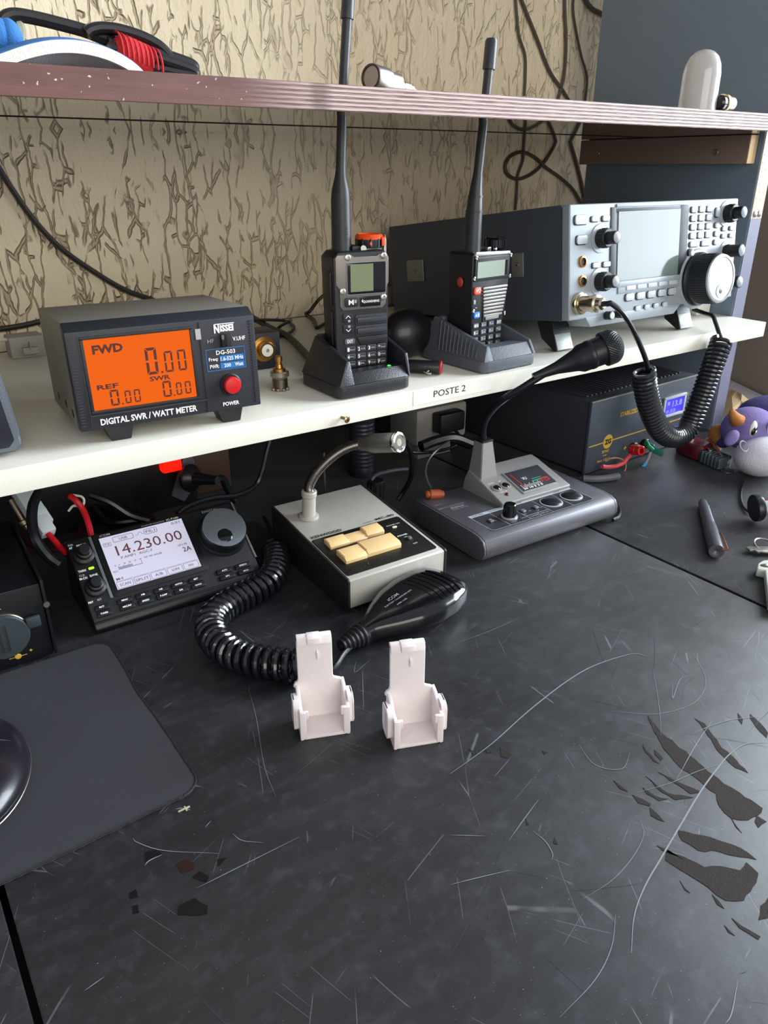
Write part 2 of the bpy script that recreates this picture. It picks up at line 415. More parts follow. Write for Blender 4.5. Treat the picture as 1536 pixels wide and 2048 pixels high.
# worn-through streaks in the film, right-hand side and left front
def crop2(a, b): return (900 + a / 2.415, 1240 + b / 2.415)
def crop1(a, b): return (a / 2.535, 1240 + b / 2.535)
streaks = [
 [(955, 462), (1010, 530), (1090, 600), (1200, 690), (1320, 790), (1400, 835), (1510, 910), (1505, 930), (1440, 968), (1360, 960), (1300, 900), (1285, 840), (1230, 800), (1100, 700), (1030, 620), (1000, 560)],
 [(1100, 1015), (1180, 1035), (1290, 1062), (1400, 1100), (1480, 1158), (1400, 1145), (1300, 1120), (1200, 1115), (1120, 1065)],
 [(1050, 1110), (1150, 1155), (1230, 1195), (1310, 1190), (1400, 1210), (1430, 1170), (1490, 1225), (1480, 1270), (1420, 1355), (1330, 1355), (1250, 1295), (1150, 1230), (1040, 1160)],
 [(1000, 1090), (1060, 1115), (1140, 1165), (1060, 1130)],
 [(945, 755), (1000, 800), (1050, 835), (1175, 858), (1090, 870), (1020, 830)],
 [(930, 810), (990, 850), (1055, 865), (1010, 875), (950, 840)],
 [(1005, 735), (1070, 765), (1140, 800), (1215, 832), (1160, 840), (1090, 790)],
 [(880, 845), (930, 865), (970, 890), (965, 900), (910, 885)],
 [(965, 905), (1000, 935), (1035, 975), (970, 945)],
 [(790, 775), (830, 805), (860, 830), (820, 815)],
 [(930, 600), (970, 650), (1010, 695), (980, 680), (945, 640)],
 [(985, 625), (1030, 670), (1020, 680), (990, 650)],
 [(1180, 475), (1230, 500), (1300, 600), (1440, 740), (1380, 715), (1290, 630), (1220, 520)],
 [(1390, 450), (1415, 480), (1410, 505), (1392, 480)],
 [(1450, 455), (1500, 500), (1536, 545), (1530, 570), (1480, 520), (1450, 475)],
 [(1480, 945), (1530, 975), (1490, 1005), (1472, 975)],
 [(1360, 960), (1410, 1030), (1380, 1000)],
 [(1110, 1260), (1160, 1320), (1135, 1305)],
 [(1265, 1325), (1325, 1395), (1290, 1375)],
 [(1360, 1440), (1500, 1530), (1490, 1545), (1400, 1490)],
 [(1325, 1475), (1375, 1525), (1345, 1510)],
 [(1500, 1380), (1536, 1340), (1536, 1440), (1490, 1450)],
 [(240, 618), (300, 650), (280, 668), (245, 660)],
 [(90, 622), (130, 645), (110, 650)], [(165, 620), (205, 640), (180, 645)],
 [(445, 632), (470, 640), (455, 650)], [(505, 1050), (522, 1085), (500, 1080)], [(365, 960), (382, 990), (372, 995)],
]
g = G(); rnd = random.Random(3)
def patch(pts, m, g, lift=.00025):
    P = [at(*q, z=0) for q in pts]; out = []
    for i, p in enumerate(P):
        n_ = P[(i + 1) % len(P)]; L = (n_ - p).length; k = max(1, int(L / .004))
        for j in range(k):
            r = p.lerp(n_, j / k); d = (n_ - p).normalized(); r += Vector((-d.y, d.x, 0)) * rnd.uniform(-.0009, .0009) * (1 if j else 0); out.append(r)
    top = [(v.x, v.y) for v in out]
    try: g.prism(top, 'z', .00002, lift, m)
    except Exception: pass
for s_ in streaks: patch([crop2(*q) for q in s_], worn, g)
dk = K('dark_stain', '#0b0c0e', .35)
for s_ in ([(735, 1180), (790, 1165), (830, 1190), (770, 1215), (735, 1225)], [(905, 1450), (990, 1410), (1055, 1450), (1050, 1490), (900, 1500)], [(975, 1305), (1010, 1275), (1060, 1300), (1050, 1330)], [(670, 1450), (700, 1445), (705, 1485), (675, 1490)], [(1100, 1215), (1150, 1205), (1110, 1250)], [(655, 1385), (690, 1365), (700, 1405), (660, 1415)]):
    patch([crop1(*q) for q in s_], dk, g)
patch([crop1(*q) for q in [(895, 1240), (930, 1215), (985, 1230), (985, 1265), (920, 1285)]], K('red_brown_stain', '#27100f', .4), g)
dp(g, 'worn_streaks', label='worn dark brown streaks', smooth=False)['kind'] = 'stuff'
# long pale scratches
scr = K('pale_scratch', '#7d8085', .5); g = G()
def scratch(pts, w=.0005):
    P = spline([at(*q, z=0) for q in pts], 6); vs = []; fs = []
    for i, p in enumerate(P):
        t = (P[min(i + 1, len(P) - 1)] - P[max(i - 1, 0)]).normalized(); k = w * .8 * (.25 + .75 * math.sin(math.pi * i / (len(P) - 1)))
        s_ = Vector((-t.y, t.x, 0)) * k / 2; vs += [p + s_ + Vector((0, 0, .0003)), p - s_ + Vector((0, 0, .0003))]
        if i: fs.append((2 * i - 2, 2 * i - 1, 2 * i + 1, 2 * i))
    g.raw(vs, fs, scr)
for s_, w_ in (([(1536, 592), (1430, 600), (1350, 650), (1290, 720), (1210, 830), (1120, 980), (1020, 1150), (940, 1290), (890, 1430), (875, 1610)], .0013),
    ([(1170, 555), (1240, 520), (1350, 485), (1500, 465)], .0007), ([(1265, 490), (1190, 600), (1095, 770)], .0007), ([(900, 835), (1060, 790), (1200, 730), (1330, 690)], .0005),
    ([(430, 865), (360, 960), (285, 1065)], .0006), ([(0, 1280), (140, 1245), (290, 1210)], .0006), ([(400, 1020), (460, 1070), (495, 1130), (490, 1160)], .0006),
    ([(0, 745), (200, 600), (380, 440), (560, 300), (700, 220), (880, 165), (960, 180)], .0013), ([(920, 970), (935, 1040), (880, 1150), (780, 1260), (640, 1350)], .0004),
    ([(800, 1420), (780, 1580), (700, 1740), (530, 1920)], .0005), ([(980, 230), (1010, 420), (1020, 560)], .0004), ([(0, 1040), (170, 1045)], .0005), ([(1075, 300), (1075, 380), (1110, 290), (1150, 270)], .0006),
    ([(1390, 1740), (1360, 1900), (1330, 1951)], .0006), ([(620, 600), (700, 700), (830, 720), (870, 640)], .0005), ([(780, 440), (1000, 455), (1180, 400), (1235, 290), (1170, 150)], .0005)):
    scratch([crop2(*q) for q in s_], w_)
for s_, w_ in (([(675, 1110), (700, 1130), (830, 1170), (1110, 1185)], .0006), ([(735, 1245), (760, 1220), (825, 1190)], .0010), ([(1180, 1085), (1230, 1120), (1335, 1130)], .0005), ([(1000, 1360), (1180, 1270), (1521, 1100)], .0006), ([(1040, 1052), (1070, 1020)], .0006), ([(430, 1880), (530, 1810)], .0006), ([(1260, 350), (1300, 500), (1340, 740), (1400, 900)], .0004), ([(890, 960), (930, 955), (965, 965)], .0011)):
    scratch([crop1(*q) for q in s_], w_)
for s_ in ([(620, 1330), (636, 1330)], [(712, 1324), (710, 1345), (740, 1320)], [(905, 1290), (985, 1260), (1040, 1235)], [(725, 1340), (727, 1420)]): scratch(s_, .0005)
dp(g, 'scratches', label='pale scratches', smooth=False)['kind'] = 'stuff'
scr = K('faint_scratch', '#383b40', .45); g = G(); rs_ = random.Random(21)
def scratch_w(P, w):
    P = spline(P, 5); vs = []; fs = []
    for i, p in enumerate(P):
        t = (P[min(i + 1, len(P) - 1)] - P[max(i - 1, 0)]).normalized(); k = w * (.2 + .8 * math.sin(math.pi * i / (len(P) - 1)))
        s_ = Vector((-t.y, t.x, 0)) * k / 2; vs += [p + s_, p - s_]
        if i: fs.append((2 * i - 2, 2 * i - 1, 2 * i + 1, 2 * i))
    g.raw(vs, fs, scr)
for i in range(420):
    x, y_ = rs_.uniform(.05, .95), rs_.uniform(.08, .60)
    if rs_.random() > .25 + x: continue
    if abs(x - .65) < .012 or y_ > .50 and x < .7: continue
    a_ = rs_.choice((rs_.gauss(.35, .35), rs_.gauss(.35, .35), rs_.gauss(1.6, .4), rs_.gauss(-.6, .5))); L = rs_.choice((.008, .014, .03, .05, .09)) * rs_.uniform(.6, 1.4)
    bend = rs_.gauss(0, .25); P = []
    for k in range(4): P.append(Vector((x, y_, .00028))); x += math.cos(a_) * L / 3; y_ += math.sin(a_) * L / 3; a_ += bend / 3
    if any(abs(p.x - .65) < .006 for p in P) or min(P[0].x, P[-1].x) < .65 < max(P[0].x, P[-1].x): continue
    scratch_w(P, rs_.uniform(.00010, .00032))
o = dp(g, 'fine_scratches', label='fine faint scratches', smooth=False); o['kind'] = 'stuff'

# white table beyond the side panel
g = G(); g.prism([(1.116, .30), (1.315, .30), (1.322, .650), (1.505, .985), (1.505, 1.02), (1.116, 1.02)], 'z', -.03, -.002, K('white_table_top', '#d9d4dc', .5), .002)
for lx, ly in ((1.14, .33), (1.29, .33), (1.14, .98), (1.46, .98)): g.box(lx - .02, ly - .02, -.75, lx + .02, ly + .02, -.03, K('white_table_top'))
tag(g.build('side_table'), 'pale lilac-white table top beyond the dark upright panel', 'table')

# ================================================================ shelving
SY = .5824; SZ = .1784
uz0, uz1 = .4210, .4401
lam = K('varnished_dark_board', '#6f5c4c', .05, coat=1., spec=.8)
g = G(); pl = plywood_edge()
g.box(-1.2, SY, uz0, 1.079, .796, uz1, lam); o = tag(g.build('upper_shelf', smooth=False), 'upper shelf board with ribbed plywood front edge and glossy underside', 'shelf')
e = G(); e.box(-1.2, SY - .0012, uz0, 1.079, SY + .0002, uz1, pl, .0004, 1); e.build('front_edge', o, 'brown painted and bare ribbed plywood edge', smooth=False)
e = G(); e.box(-1.2, .797, uz0 - .0006, 1.079, .8015, uz0 + .0004, K('dark_gap', '#120c08', .8)); e.build('joint', o, 'dark joint line under the shelf')
e = G(); e.box(-1.2, .8015, uz0, 1.079, WY - .001, uz1, lam); e.build('rear_board', o)
g = G(); g.box(-1.2, SY, .158, 1.081, 1.0, SZ, cream, .0008, 2)
ls = tag(g.build('lower_shelf'), 'long cream-white shelf board labelled POSTE 2 on its front edge', 'shelf')
g = G(); a = at(826, 783, y=SY)
g.box(.4455, SY - .0004, .1625, .5510, SY - .00005, .1772, K('label_tape', '#e4e2d8', .3), .0003, 1)
g.text('POSTE 2', K('label_ink', '#151517', .5), (.4715, SY - .0005, .1672), w=.0425, h=.0068)
g.build('label', ls, 'white label tape reading POSTE 2')
g = G(); g.cyl((.3605, SY + .002, .1660), (.35, -1, -.12), .0014, .007, K('screw_thread', '#8a6f4b', .35, 1.), 12)
g.lathe([(.0012, 0), (.0036, .0016), (.0038, .0022), (.0030, .0030)], (.3628, SY - .0044, .1652), (.35, -1, -.12), K('zinc_yellow', '#b9a274', .25, 1.), 20)
c = Vector((.3628, SY - .0044, .1652)) + Vector((.35, -1, -.12)).normalized() * .0031
g.box(c.x - .0018, c.y - .0002, c.z - .0004, c.x + .0018, c.y + .0002, c.z + .0004, edge); g.box(c.x - .0004, c.y - .0002, c.z - .0018, c.x + .0004, c.y + .0002, c.z + .0018, edge)
tag(centre(g.build('screw')), 'brass-coloured cross-head screw sticking out of the cream shelf edge', 'screw')
# upright panel
pan = K('upright_blue_black', '#6d7b88', .5, bump=.15, bscale=500, var=.06, vscale=18)  # blue-grey lifted to carry the veil of glare on the right
g = G(); g.box(1.081, .638, 0.0, 1.111, .945, 1.5, pan, .0015, 2)
sp = tag(g.build('upright_board'), 'tall dark blue-grey upright panel at the right end of the shelves', 'panel')
lw = K('lilac_edge', '#74758a', .55, var=.06, vscale=40); lb = K('bare_edge', '#b8ad9c', .6, var=.15, vscale=50)
g = G(); g.box(1.0825, .6365, .001, 1.1095, .6382, .3135, lw); g.build('edge_band', sp, 'lilac-grey front edge of the panel')
g = G(); g.box(1.0825, .6365, .3137, 1.1095, .6382, .55, lb)
for i in range(9): g.sph((1.086 + random.random() * .02, .6364, .33 + random.random() * .13), (.0008, .0003, .002), white, 8, 6)
g.build('bare_edge', sp, 'bare pale upper part of the front edge')
for x in (1.091, 1.102):
    g = G(); g.lathe([(.0045, 0), (.0042, .001), (.002, .0018)], (x, .6365, .320), (0, -1, 0), steel, 16); g.build('screw', sp)
# batten screwed to the panel under the upper shelf
bat = K('brown_batten', '#8a7468', .5, var=.1, vscale=30)
g = G(); g.box(1.061, .6465, .3845, 1.0795, .944, .4205, bat, .001)
bt = tag(g.build('batten'), 'brown wooden batten screwed to the upright panel under the upper shelf', 'batten')
g = G(); g.box(1.0612, .6448, .3848, 1.0793, .6468, .4203, K('bare_pine', '#d9b98a', .6, var=.12, vscale=60), .0008); g.build('end_face', bt, 'bare pine end of the batten')
for px, py in ((1195, 307), (1431, 304)):
    c = at(px, py, x=1.061); g = G(); g.lathe([(.0042, 0), (.0038, .0006), (.0015, .0002)], c, (-1, 0, 0), K('dull_steel', '#8d8a86', .4, 1.), 18); g.build('screw', bt)
g = G(); g.box(1.045, .672, SZ + .0002, 1.078, .690, .2045, K('white_block', '#e6e4dc', .5), .001)
tag(centre(g.build('white_block')), 'small white block between radio and upright panel on the shelf', 'block')
# black board closing the back under the lower shelf
g = G(); g.box(-.84, 1.004, .0005, 1.078, 1.018, .176, K('black_back_board', '#131418', .5))
tag(g.build('back_board'), 'black board closing the space behind the desk under the shelf', 'board')
mm = .001
def T(g, s, m, x0, x1, z0, z1, y=-.0003, bold=.0): g.text(s, m, (x0 * mm, y, z0 * mm), w=(x1 - x0) * mm, h=(z1 - z0) * mm, bold=bold)
def B(g, x0, x1, z0, z1, y0, y1, m, bev=0., seg=2): g.box(x0 * mm, y0 * mm, z0 * mm, x1 * mm, y1 * mm, z1 * mm, m, bev * mm, seg)
def RP(g, x0, x1, z0, z1, r, y0, y1, m, bev=0., n=4): g.prism(rr(x0 * mm, z0 * mm, x1 * mm, z1 * mm, r * mm, n), 'y', y0 * mm, y1 * mm, m, bev * mm)
def ring(g, x0, x1, z0, z1, t, y0, y1, m, bev=0.):
    B(g, x0, x1, z0, z0 + t, y0, y1, m, bev); B(g, x0, x1, z1 - t, z1, y0, y1, m, bev); B(g, x0, x0 + t, z0 + t, z1 - t, y0, y1, m, bev); B(g, x1 - t, x1, z0 + t, z1 - t, y0, y1, m, bev)
SEG = {'0': 'abcdef', '1': 'bc', '2': 'abged', '3': 'abgcd', '4': 'fgbc', '.': ''}
def seg7(g, ch, x0, x1, z0, z1, t, m, y=-.0003):
    h = (z1 - z0) / 2; zm = (z0 + z1) / 2; q = t * .25
    def poly(p): g.prism([(a * mm, b * mm) for a, b in p], 'y', y - .0001, y, m)
    S_ = {'a': [(x0 + q, z1), (x1 - q, z1), (x1 - t, z1 - t), (x0 + t, z1 - t)], 'd': [(x0 + q, z0), (x0 + t, z0 + t), (x1 - t, z0 + t), (x1 - q, z0)],
          'f': [(x0, z1 - q), (x0 + t, z1 - t - q), (x0 + t, zm + t * .5), (x0, zm + q)], 'b': [(x1, z1 - q), (x1, zm + q), (x1 - t, zm + t * .5), (x1 - t, z1 - t - q)],
          'e': [(x0, zm - q), (x0 + t, zm - t * .5), (x0 + t, z0 + t + q), (x0, z0 + q)], 'c': [(x1, zm - q), (x1, z0 + q), (x1 - t, z0 + t + q), (x1 - t, zm - t * .5)],
          'g': [(x0 + q, zm), (x0 + t, zm + t / 2), (x1 - t, zm + t / 2), (x1 - q, zm), (x1 - t, zm - t / 2), (x0 + t, zm - t / 2)]}
    for k in SEG[ch]: poly(S_[k])
# ================================================================ SWR meter
sw = thing('swr_meter', 'dark grey digital SWR watt meter with glowing orange display on the cream shelf', 'meter', (.1305, .5963, .1914), -.075, .046)
case = K('meter_case', '#7d7a71', .45, .2, bump=.2, bscale=1200, var=.06, vscale=60)
bez = K('meter_bezel', '#24262c', .45, bump=.15, bscale=1500)
g = G(); g.prism([(0, .0), (.0115, 0), (.0115, .083), (0, .0765)], 'x', .0, .1505, bez, .0012)
for x0 in (1.2, 145.6):
    for i in range(30): B(g, x0, x0 + 3.6, 4 + i * 2.32, 5.3 + i * 2.32, -.7, 0, bez)
B(g, 8.5, 9.3, 3, 73, -.9, 0, bez); B(g, 102.2, 103, 1, 75, -.5, .2, edge); B(g, 9, 102, 10.5, 12.2, -1.6, 0, bez, .4)
g.build('bezel', sw)
g = G(); g.prism([(.0115, .0), (.1247, .0), (.1247, .083), (.0115, .083)], 'x', .0, .150, case, .0015)
g.build('case', sw)
g = G()
for y, z, r in ((.055, .012, .0035), (.025, .010, .0035), (.09, .012, .0035)): g.cyl((-.0002, y, z), (1, 0, 0), r, .0008, edge, 18)
g.build('side_hole', sw, 'dark holes low on the left side')
g = G(); ring(g, 10, 97, 13, 72.5, 2.4, -1.5, 0, blk, .5); g.build('screen_frame', sw)
orange = K('orange_lcd', '#2a0e03', .6, emit=.86, ecol='#ff6a0c', spec=.1); lcdk = K('lcd_segment', '#2a0a04', .6, emit=.06, ecol='#ff4010')
g = G(); B(g, 12.4, 94.5, 15.4, 70, -.25, 0, orange); sc_ = g.build('display', sw, 'glowing orange display')
g = G()
T(g, 'FWD', lcdk, 18, 41, 58.6, 65.4, bold=.045)
seg7(g, '0', 57, 66, 38, 59.2, 2.2, lcdk); B(g, 68, 69.6, 38.2, 39.8, -.4, -.3, lcdk); seg7(g, '0', 71.6, 78.4, 38.3, 55, 1.5, lcdk); seg7(g, '0', 82.4, 89.2, 38.3, 55, 1.5, lcdk)
T(g, 'REF', lcdk, 17, 33.4, 31.2, 35, bold=.03); seg7(g, '0', 25.8, 32.4, 17.4, 30, 1.5, lcdk); B(g, 34, 35.2, 17.5, 18.7, -.4, -.3, lcdk); seg7(g, '0', 37, 41.6, 17.8, 28, 1.1, lcdk); seg7(g, '0', 44.2, 49, 17.8, 28, 1.1, lcdk)
T(g, 'SWR', lcdk, 58, 74.6, 32.6, 36.4, bold=.03); seg7(g, '0', 67.4, 74.2, 18.4, 31.4, 1.5, lcdk); B(g, 75.6, 76.8, 18.4, 19.6, -.4, -.3, lcdk); seg7(g, '0', 78.2, 82.8, 18.8, 29, 1.1, lcdk); seg7(g, '0', 85.6, 90.4, 18.8, 29, 1.1, lcdk)
g.build('digits', sc_, smooth=False)
g = G(); blu = K('blue_print', '#1d6fb4', .5)
T(g, 'N', white, 115, 119.6, 64.8, 72, bold=.05); T(g, 'ISSEI', white, 120.2, 131.8, 65.6, 71.2, bold=.05); B(g, 116, 132.6, 71.6, 72.3, -.45, -.3, white)
T(g, 'HF', lgrey, 108.6, 114, 57.4, 60.6); T(g, 'V.UHF', white, 130.2, 141.2, 57.2, 60.6, bold=.02)
ring(g, 106, 139.8, 34.2, 52.3, .5, -.2, 0, blu); T(g, 'DG-503', white, 114.8, 131.4, 47.2, 50.8, bold=.02)
T(g, 'Freq:', white, 108, 116, 41.8, 45.4, bold=.02); B(g, 117.6, 138.6, 41.2, 46, -.25, 0, blu); T(g, '1.6-525 MHz', white, 118.2, 138, 42, 45.2, -.0005, .02)
T(g, 'PWR:', white, 108.4, 116.4, 36.4, 39.6, bold=.02); B(g, 117.6, 138.6, 35.4, 40.2, -.25, 0, blu); T(g, '200', white, 120.6, 126.4, 36.4, 39.4, -.0005, .02); T(g, 'Watt', white, 130, 137.4, 36.4, 39.4, -.0005, .02)
T(g, 'POWER', white, 116.2, 130.6, 3.6, 7, bold=.03); T(g, 'DIGITAL SWR / WATT METER', white, 15.5, 93.5, 3.2, 8.4, bold=.03)
g.build('printed_text', sw, 'white and blue printed lettering', smooth=False)
g = G(); B(g, 118.6, 129, 53, 64.4, -.3, .1, edge, .1); B(g, 119.6, 124, 53.6, 63.6, -4, -.2, blk2, .6); g.build('slide_switch', sw)
g = G(); g.lathe([(.0093, 0), (.0093, .0016), (.0080, .003), (.0074, .0022)], (.1245, .0, .0215), (0, -1, 0), blk, 36)
g.lathe([(.0072, 0), (.0072, .0062), (.0064, .0072), (.003, .0076), (0, .0077)], (.1245, 0, .0215), (0, -1, 0), redp, 36); g.build('power_button', sw, 'round red power button')
g = G(); B(g, 99.2, 103.6, 61.4, 69.8, -.9, 0, K('clear_tab', '#a9a6a0', .3)); g.build('film_tab', sw)
for fx in (.018, .112):
    for fy in (.006, .095):
        zb = -.0125 - .046 * -fy * 0 - (0 if fy < .05 else -.0042) 
        g = G(); g.prism([(fx, .0005), (fx + .024, .0005), (fx + .0205, zb), (fx + .0050, zb)], 'y', fy, fy + .018, blk, .0006); g.build('foot', sw)

# ================================================================ handheld radios and desk chargers
def charger(t, w, d, m, front, back, pocket, sill=.92, name='base', ribs=0):
    """low sloping desk charger: skirt, two raised side arms, back block and a sunken pocket"""
    x0, x1, y0, y1 = pocket
    g = G(); g.prism(rr(0, 0, w, d, .008, 5), 'z', .0012, .013, m, .0014)
    # sloped shoulders
    def lo(x, y, z): return (x, y, z)
    inb = .007
    q = [(0.001, .001), (w - .001, .001), (w - .001, d - .001), (.001, d - .001)]
    b = bmesh.new()
    def hexa(pts8):
        v = [b.verts.new(p) for p in pts8]
        for f in ((0, 3, 2, 1), (4, 5, 6, 7), (0, 1, 5, 4), (1, 2, 6, 5), (2, 3, 7, 6), (3, 0, 4, 7)): b.faces.new([v[i] for i in f])
    z0 = .0125
    # left arm, right arm, front sill, back block
    hexa([(.001, .001, z0), (x0, .001, z0), (x0, d - .001, z0), (.001, d - .001, z0), (x0 - .004, .009, front), (x0, .009, front), (x0, d - .012, back), (x0 - .006, d - .012, back)])
    hexa([(x1, .001, z0), (w - .001, .001, z0), (w - .001, d - .001, z0), (x1, d - .001, z0), (x1, .009, front), (x1 + .004, .009, front), (x1 + .006, d - .012, back), (x1, d - .012, back)])
    hexa([(x0, .001, z0), (x1, .001, z0), (x1, y0, z0), (x0, y0, z0), (x0, .010, front * sill), (x1, .010, front * sill), (x1, y0, front * sill * .97), (x0, y0, front * sill * .97)])
    hexa([(x0, y1, z0), (x1, y1, z0), (x1, d - .001, z0), (x0, d - .001, z0), (x0, y1, back), (x1, y1, back), (x1, d - .012, back), (x0, d - .012, back)])
    bmesh.ops.recalc_face_normals(b, faces=b.faces)
    es = [e for e in b.edges if len(e.link_faces) == 2 and e.calc_face_angle(0) > .5]
    bmesh.ops.bevel(b, geom=es, offset=.0016, segments=2, profile=.6, affect='EDGES', clamp_overlap=True)
    g.bm(b, m)
    for i in range(ribs):
        f = (i + .5) / ribs; yy = .012 + f * (d - .04); 
        g.tube([(.0015 + .000, yy, z0 + .002), (x0 - .006 + .000, yy + .006, front + (back - front) * f - .002)], .0007, m, 5)
    return g.build(name, t)

# --- charger under the taller radio
c1 = thing('desk_charger', 'black glossy desk charger with green lamp under the tall handheld radio', 'charger', (.3651, .5914, .1784), -.0136)
charger(c1, .0845, .0769, K('charger_black', '#222327', .33, bump=.35, bscale=900), .034, .050, (.018, .0815, .026, .0715), .66)
g = G(); g.cyl((.0665, .014, .0215), (0, -.3, 1), .0018, .0012, K('green_led', '#38e05a', .3, emit=2.5, ecol='#26ff48'), 14); g.build('charge_lamp', c1, 'green charge lamp')
# --- tall radio
k5 = thing('handheld_radio', 'tall black handheld radio with grey faceplate and orange-topped knob in its charger', 'handheld radio', (.3865, .63, .1987), -.1507)
rb_ = K('radio_black', '#1b1c20', .4, bump=.2, bscale=1200)
g = G(); g.prism([(0, -.0055), (.0565, -.0055), (.0568, .0445), (.0570, .104), (.053, .1095), (.004, .1095), (-.0012, .104), (0, .0445)], 'y', .0, .030, rb_, .0022, 3)
g.prism([(-.0022, .06), (.0, .06), (.0, .094), (-.0022, .09)], 'y', .006, .024, rb_, .0008)
g.prism([(-.0014, .022), (.0, .022), (.0, .056), (-.0014, .054)], 'y', .006, .024, rb_, .0006)
g.build('body', k5)
fp = K('gunmetal_face', '#77726c', .38, .55, var=.05, vscale=150)
g = G(); g.prism([(x * mm, z * mm) for x, z in ((8, 56), (50, 56), (53.5, 60), (54.5, 76), (56.6, 80), (56.6, 103), (54, 106.6), (47, 106.6), (44, 104.8), (20, 104.8), (17, 106.8), (3, 106.8), (1, 104), (1, 80), (4.6, 76), (5, 60))], 'y', -.0012, .001, fp, .0006)
g.build('faceplate', k5, 'gunmetal grey faceplate')
g = G(); RP(g, 12.4, 53, 70.6, 99.6, 2.2, -2.2, -.2, blk2, .5)
ring(g, 12.0, 53.4, 70.2, 100, .5, -2.0, -.4, K('pale_bezel', '#9a9894', .3, .6)); scr_ = g.build('screen', k5)
g = G(); B(g, 15.6, 39.5, 73, 98.2, -2.5, -2.1, K('lcd_olive', '#717b5a', .3, emit=.03), 0); g.build('lcd', scr_, 'olive green unlit display')  # faint glow put into the unlit display
for x, z in ((13.5, 104.4), (51, 104.8), (7.6, 73.8), (51, 66)):
    g = G(); g.lathe([(.0030, 0), (.0030, .0010), (.0022, .0014), (.0012, .0014), (.0010, .0006), (0, .0006)], (x * mm, -.001, z * mm), (0, -1, 0), steel, 18); g.build('screw', k5)
g = G(); RP(g, 9.4, 23.8, 59, 67.8, 2, -2.4, -.5, blk, .5); T(g, 'M', white, 13, 18.4, 61.2, 66, -.0025, .02); RP(g, 19.2, 21.6, 62.6, 65.6, .4, -2.5, -2.3, lgrey); g.build('menu_button', k5)
g = G(); RP(g, 25.4, 47.6, 58.4, 68, 1.2, -1.9, -.5, blk2, .3); T(g, 'QUANSHENG', white, 28.6, 46, 61.6, 64.4, -.002, .02); T(g, '4', white, 26.8, 28.6, 62.4, 65.6, -.002, .02); g.build('badge', k5)
for z0 in (40.8, 30.4):
    g = G(); RP(g, 20.6, 54.6, z0, z0 + 10, 2, -1.0, 0, K('radio_panel', '#2a2c31', .42), .3); RP(g, 22, 54.4, z0 + 2.4, z0 + 7.4, 1.6, -2.8, -.8, K('grille_bar', '#3a3c42', .28), 1.0); g.build('speaker_grille', k5)
g = G(); g.prism([(x * mm, z * mm) for x, z in ((22, 29.4), (55, 29.8), (55, 26), (52, 21.5), (26, 21)) ][::-1], 'y', -.0016, .0005, rb_, .0005); g.build('grille_chin', k5)
def key(t, x, z, w_, h_, s, col=lgrey, y=-1.6, name='key', tc=white, tw=.55, m=None):
    g = G(); RP(g, x - w_ / 2, x + w_ / 2, z - h_ / 2, z + h_ / 2, min(w_, h_) * .3, y, 0, m or rb_, .35, 3)
    if s:
        RPm = w_ * tw
        T(g, s, tc, x - RPm / 2, x + RPm / 2, z - h_ * .28, z + h_ * .30, y * mm - .0001, .02)
    return g.build(name, t, smooth=True)
kd = K('key_grey', '#55565a', .4)
for z, ch in ((48.6, '^'), (38.2, 'v')):
    g = G(); RP(g, 7.4, 17.6, z - 4.2, z + 4.2, 1.8, -1.5, 0, rb_, .4)
    s_ = 1 if ch == '^' else -1
    for a_, b_ in (((10.2, z), (12.6, z + 2.4 * s_)), ((12.6, z + 2.4 * s_), (15, z))): g.tube([(a_[0] * mm, -.0016, a_[1] * mm), (b_[0] * mm, -.0016, b_[1] * mm)], .0004, white, 5)
    RP(g, 12.4, 15, z - 2.6 * s_ - 1.2, z - 2.6 * s_ + 1, .4, -1.6, -1.4, lgrey); g.build('arrow_key', k5)
key(k5, 14.2, 26.2, 11, 5.6, 'EXIT', m=kd)
for r, z in enumerate((18.2, 10.9, 3.6)):
    for c, x in enumerate((15.2, 26.6, 37.8, 48.8)):
        s_ = (('1 Band', '2 A/B', '3 VFO', '* Scan'), ('4 FC', '5 NOAA', '6 H/L', '0 FM'), ('7 VOX', '8 R', '9 Call', 'F #'))[r][c]
        g = G(); RP(g, x - 5, x + 5, z - 2.7, z + 2.7, 1.4, -1.5, 0, kd, .35, 3); RP(g, x - 4.5, x + 4.5, z - 2.2, z + 2.2, 1.2, -1.62, -1.3, rb_, .1, 3)
        T(g, s_[0], white, x - 4, x - 1.8, z - 1.9, z + 1.8, -.0017, .03); T(g, s_[2:], lgrey, x - 1.2, x + 3.8, z - 1.2, z + .8, -.0017, .02); g.build('key', k5)
ant = K('antenna_rubber', '#26282b', .42, bump=.15, bscale=1500)
g = G(); p = [Vector((.0166, .020, .106)), Vector((.0166, .020, .112)), Vector((.0167, .020, .153)), Vector((.0170, .020, .162)), Vector((.0173, .020, .1745)), Vector((.0176, .020, .180)), Vector((.0200, .020, .225)), Vector((.0235, .020, .265)), Vector((.0266, .020, .2975)), Vector((.02665, .020, .2976)), Vector((.0282, .020, .316)), Vector((.0284, .020, .319))]
g.tube(p, [.0098, .0094, .0091, .0084, .0052, .0046, .0044, .0043, .0043, .0057, .0056, .004], ant, 24)
g.text('UVN', K('antenna_print', '#3d3f42', .3), (.0196, .0105, .118), (0, 0, 1), (-1, 0, 0), w=.012, h=.003)
g.build('antenna', k5)
g = G(); g.lathe([(.0128, 0), (.0133, .003), (.0133, .008), (.0118, .0095)], (.046, .020, .1105), (0, 0, 1), blk, 28)
for i in range(10):
    a_ = i * math.pi / 5; g.cyl((.046 + .0128 * math.cos(a_), .02 + .0128 * math.sin(a_), .112), (0, 0, 1), .0013, .0075, blk, 8)
kn = g.build('volume_knob', k5)
org = K('orange_plastic', '#f2521c', .35)
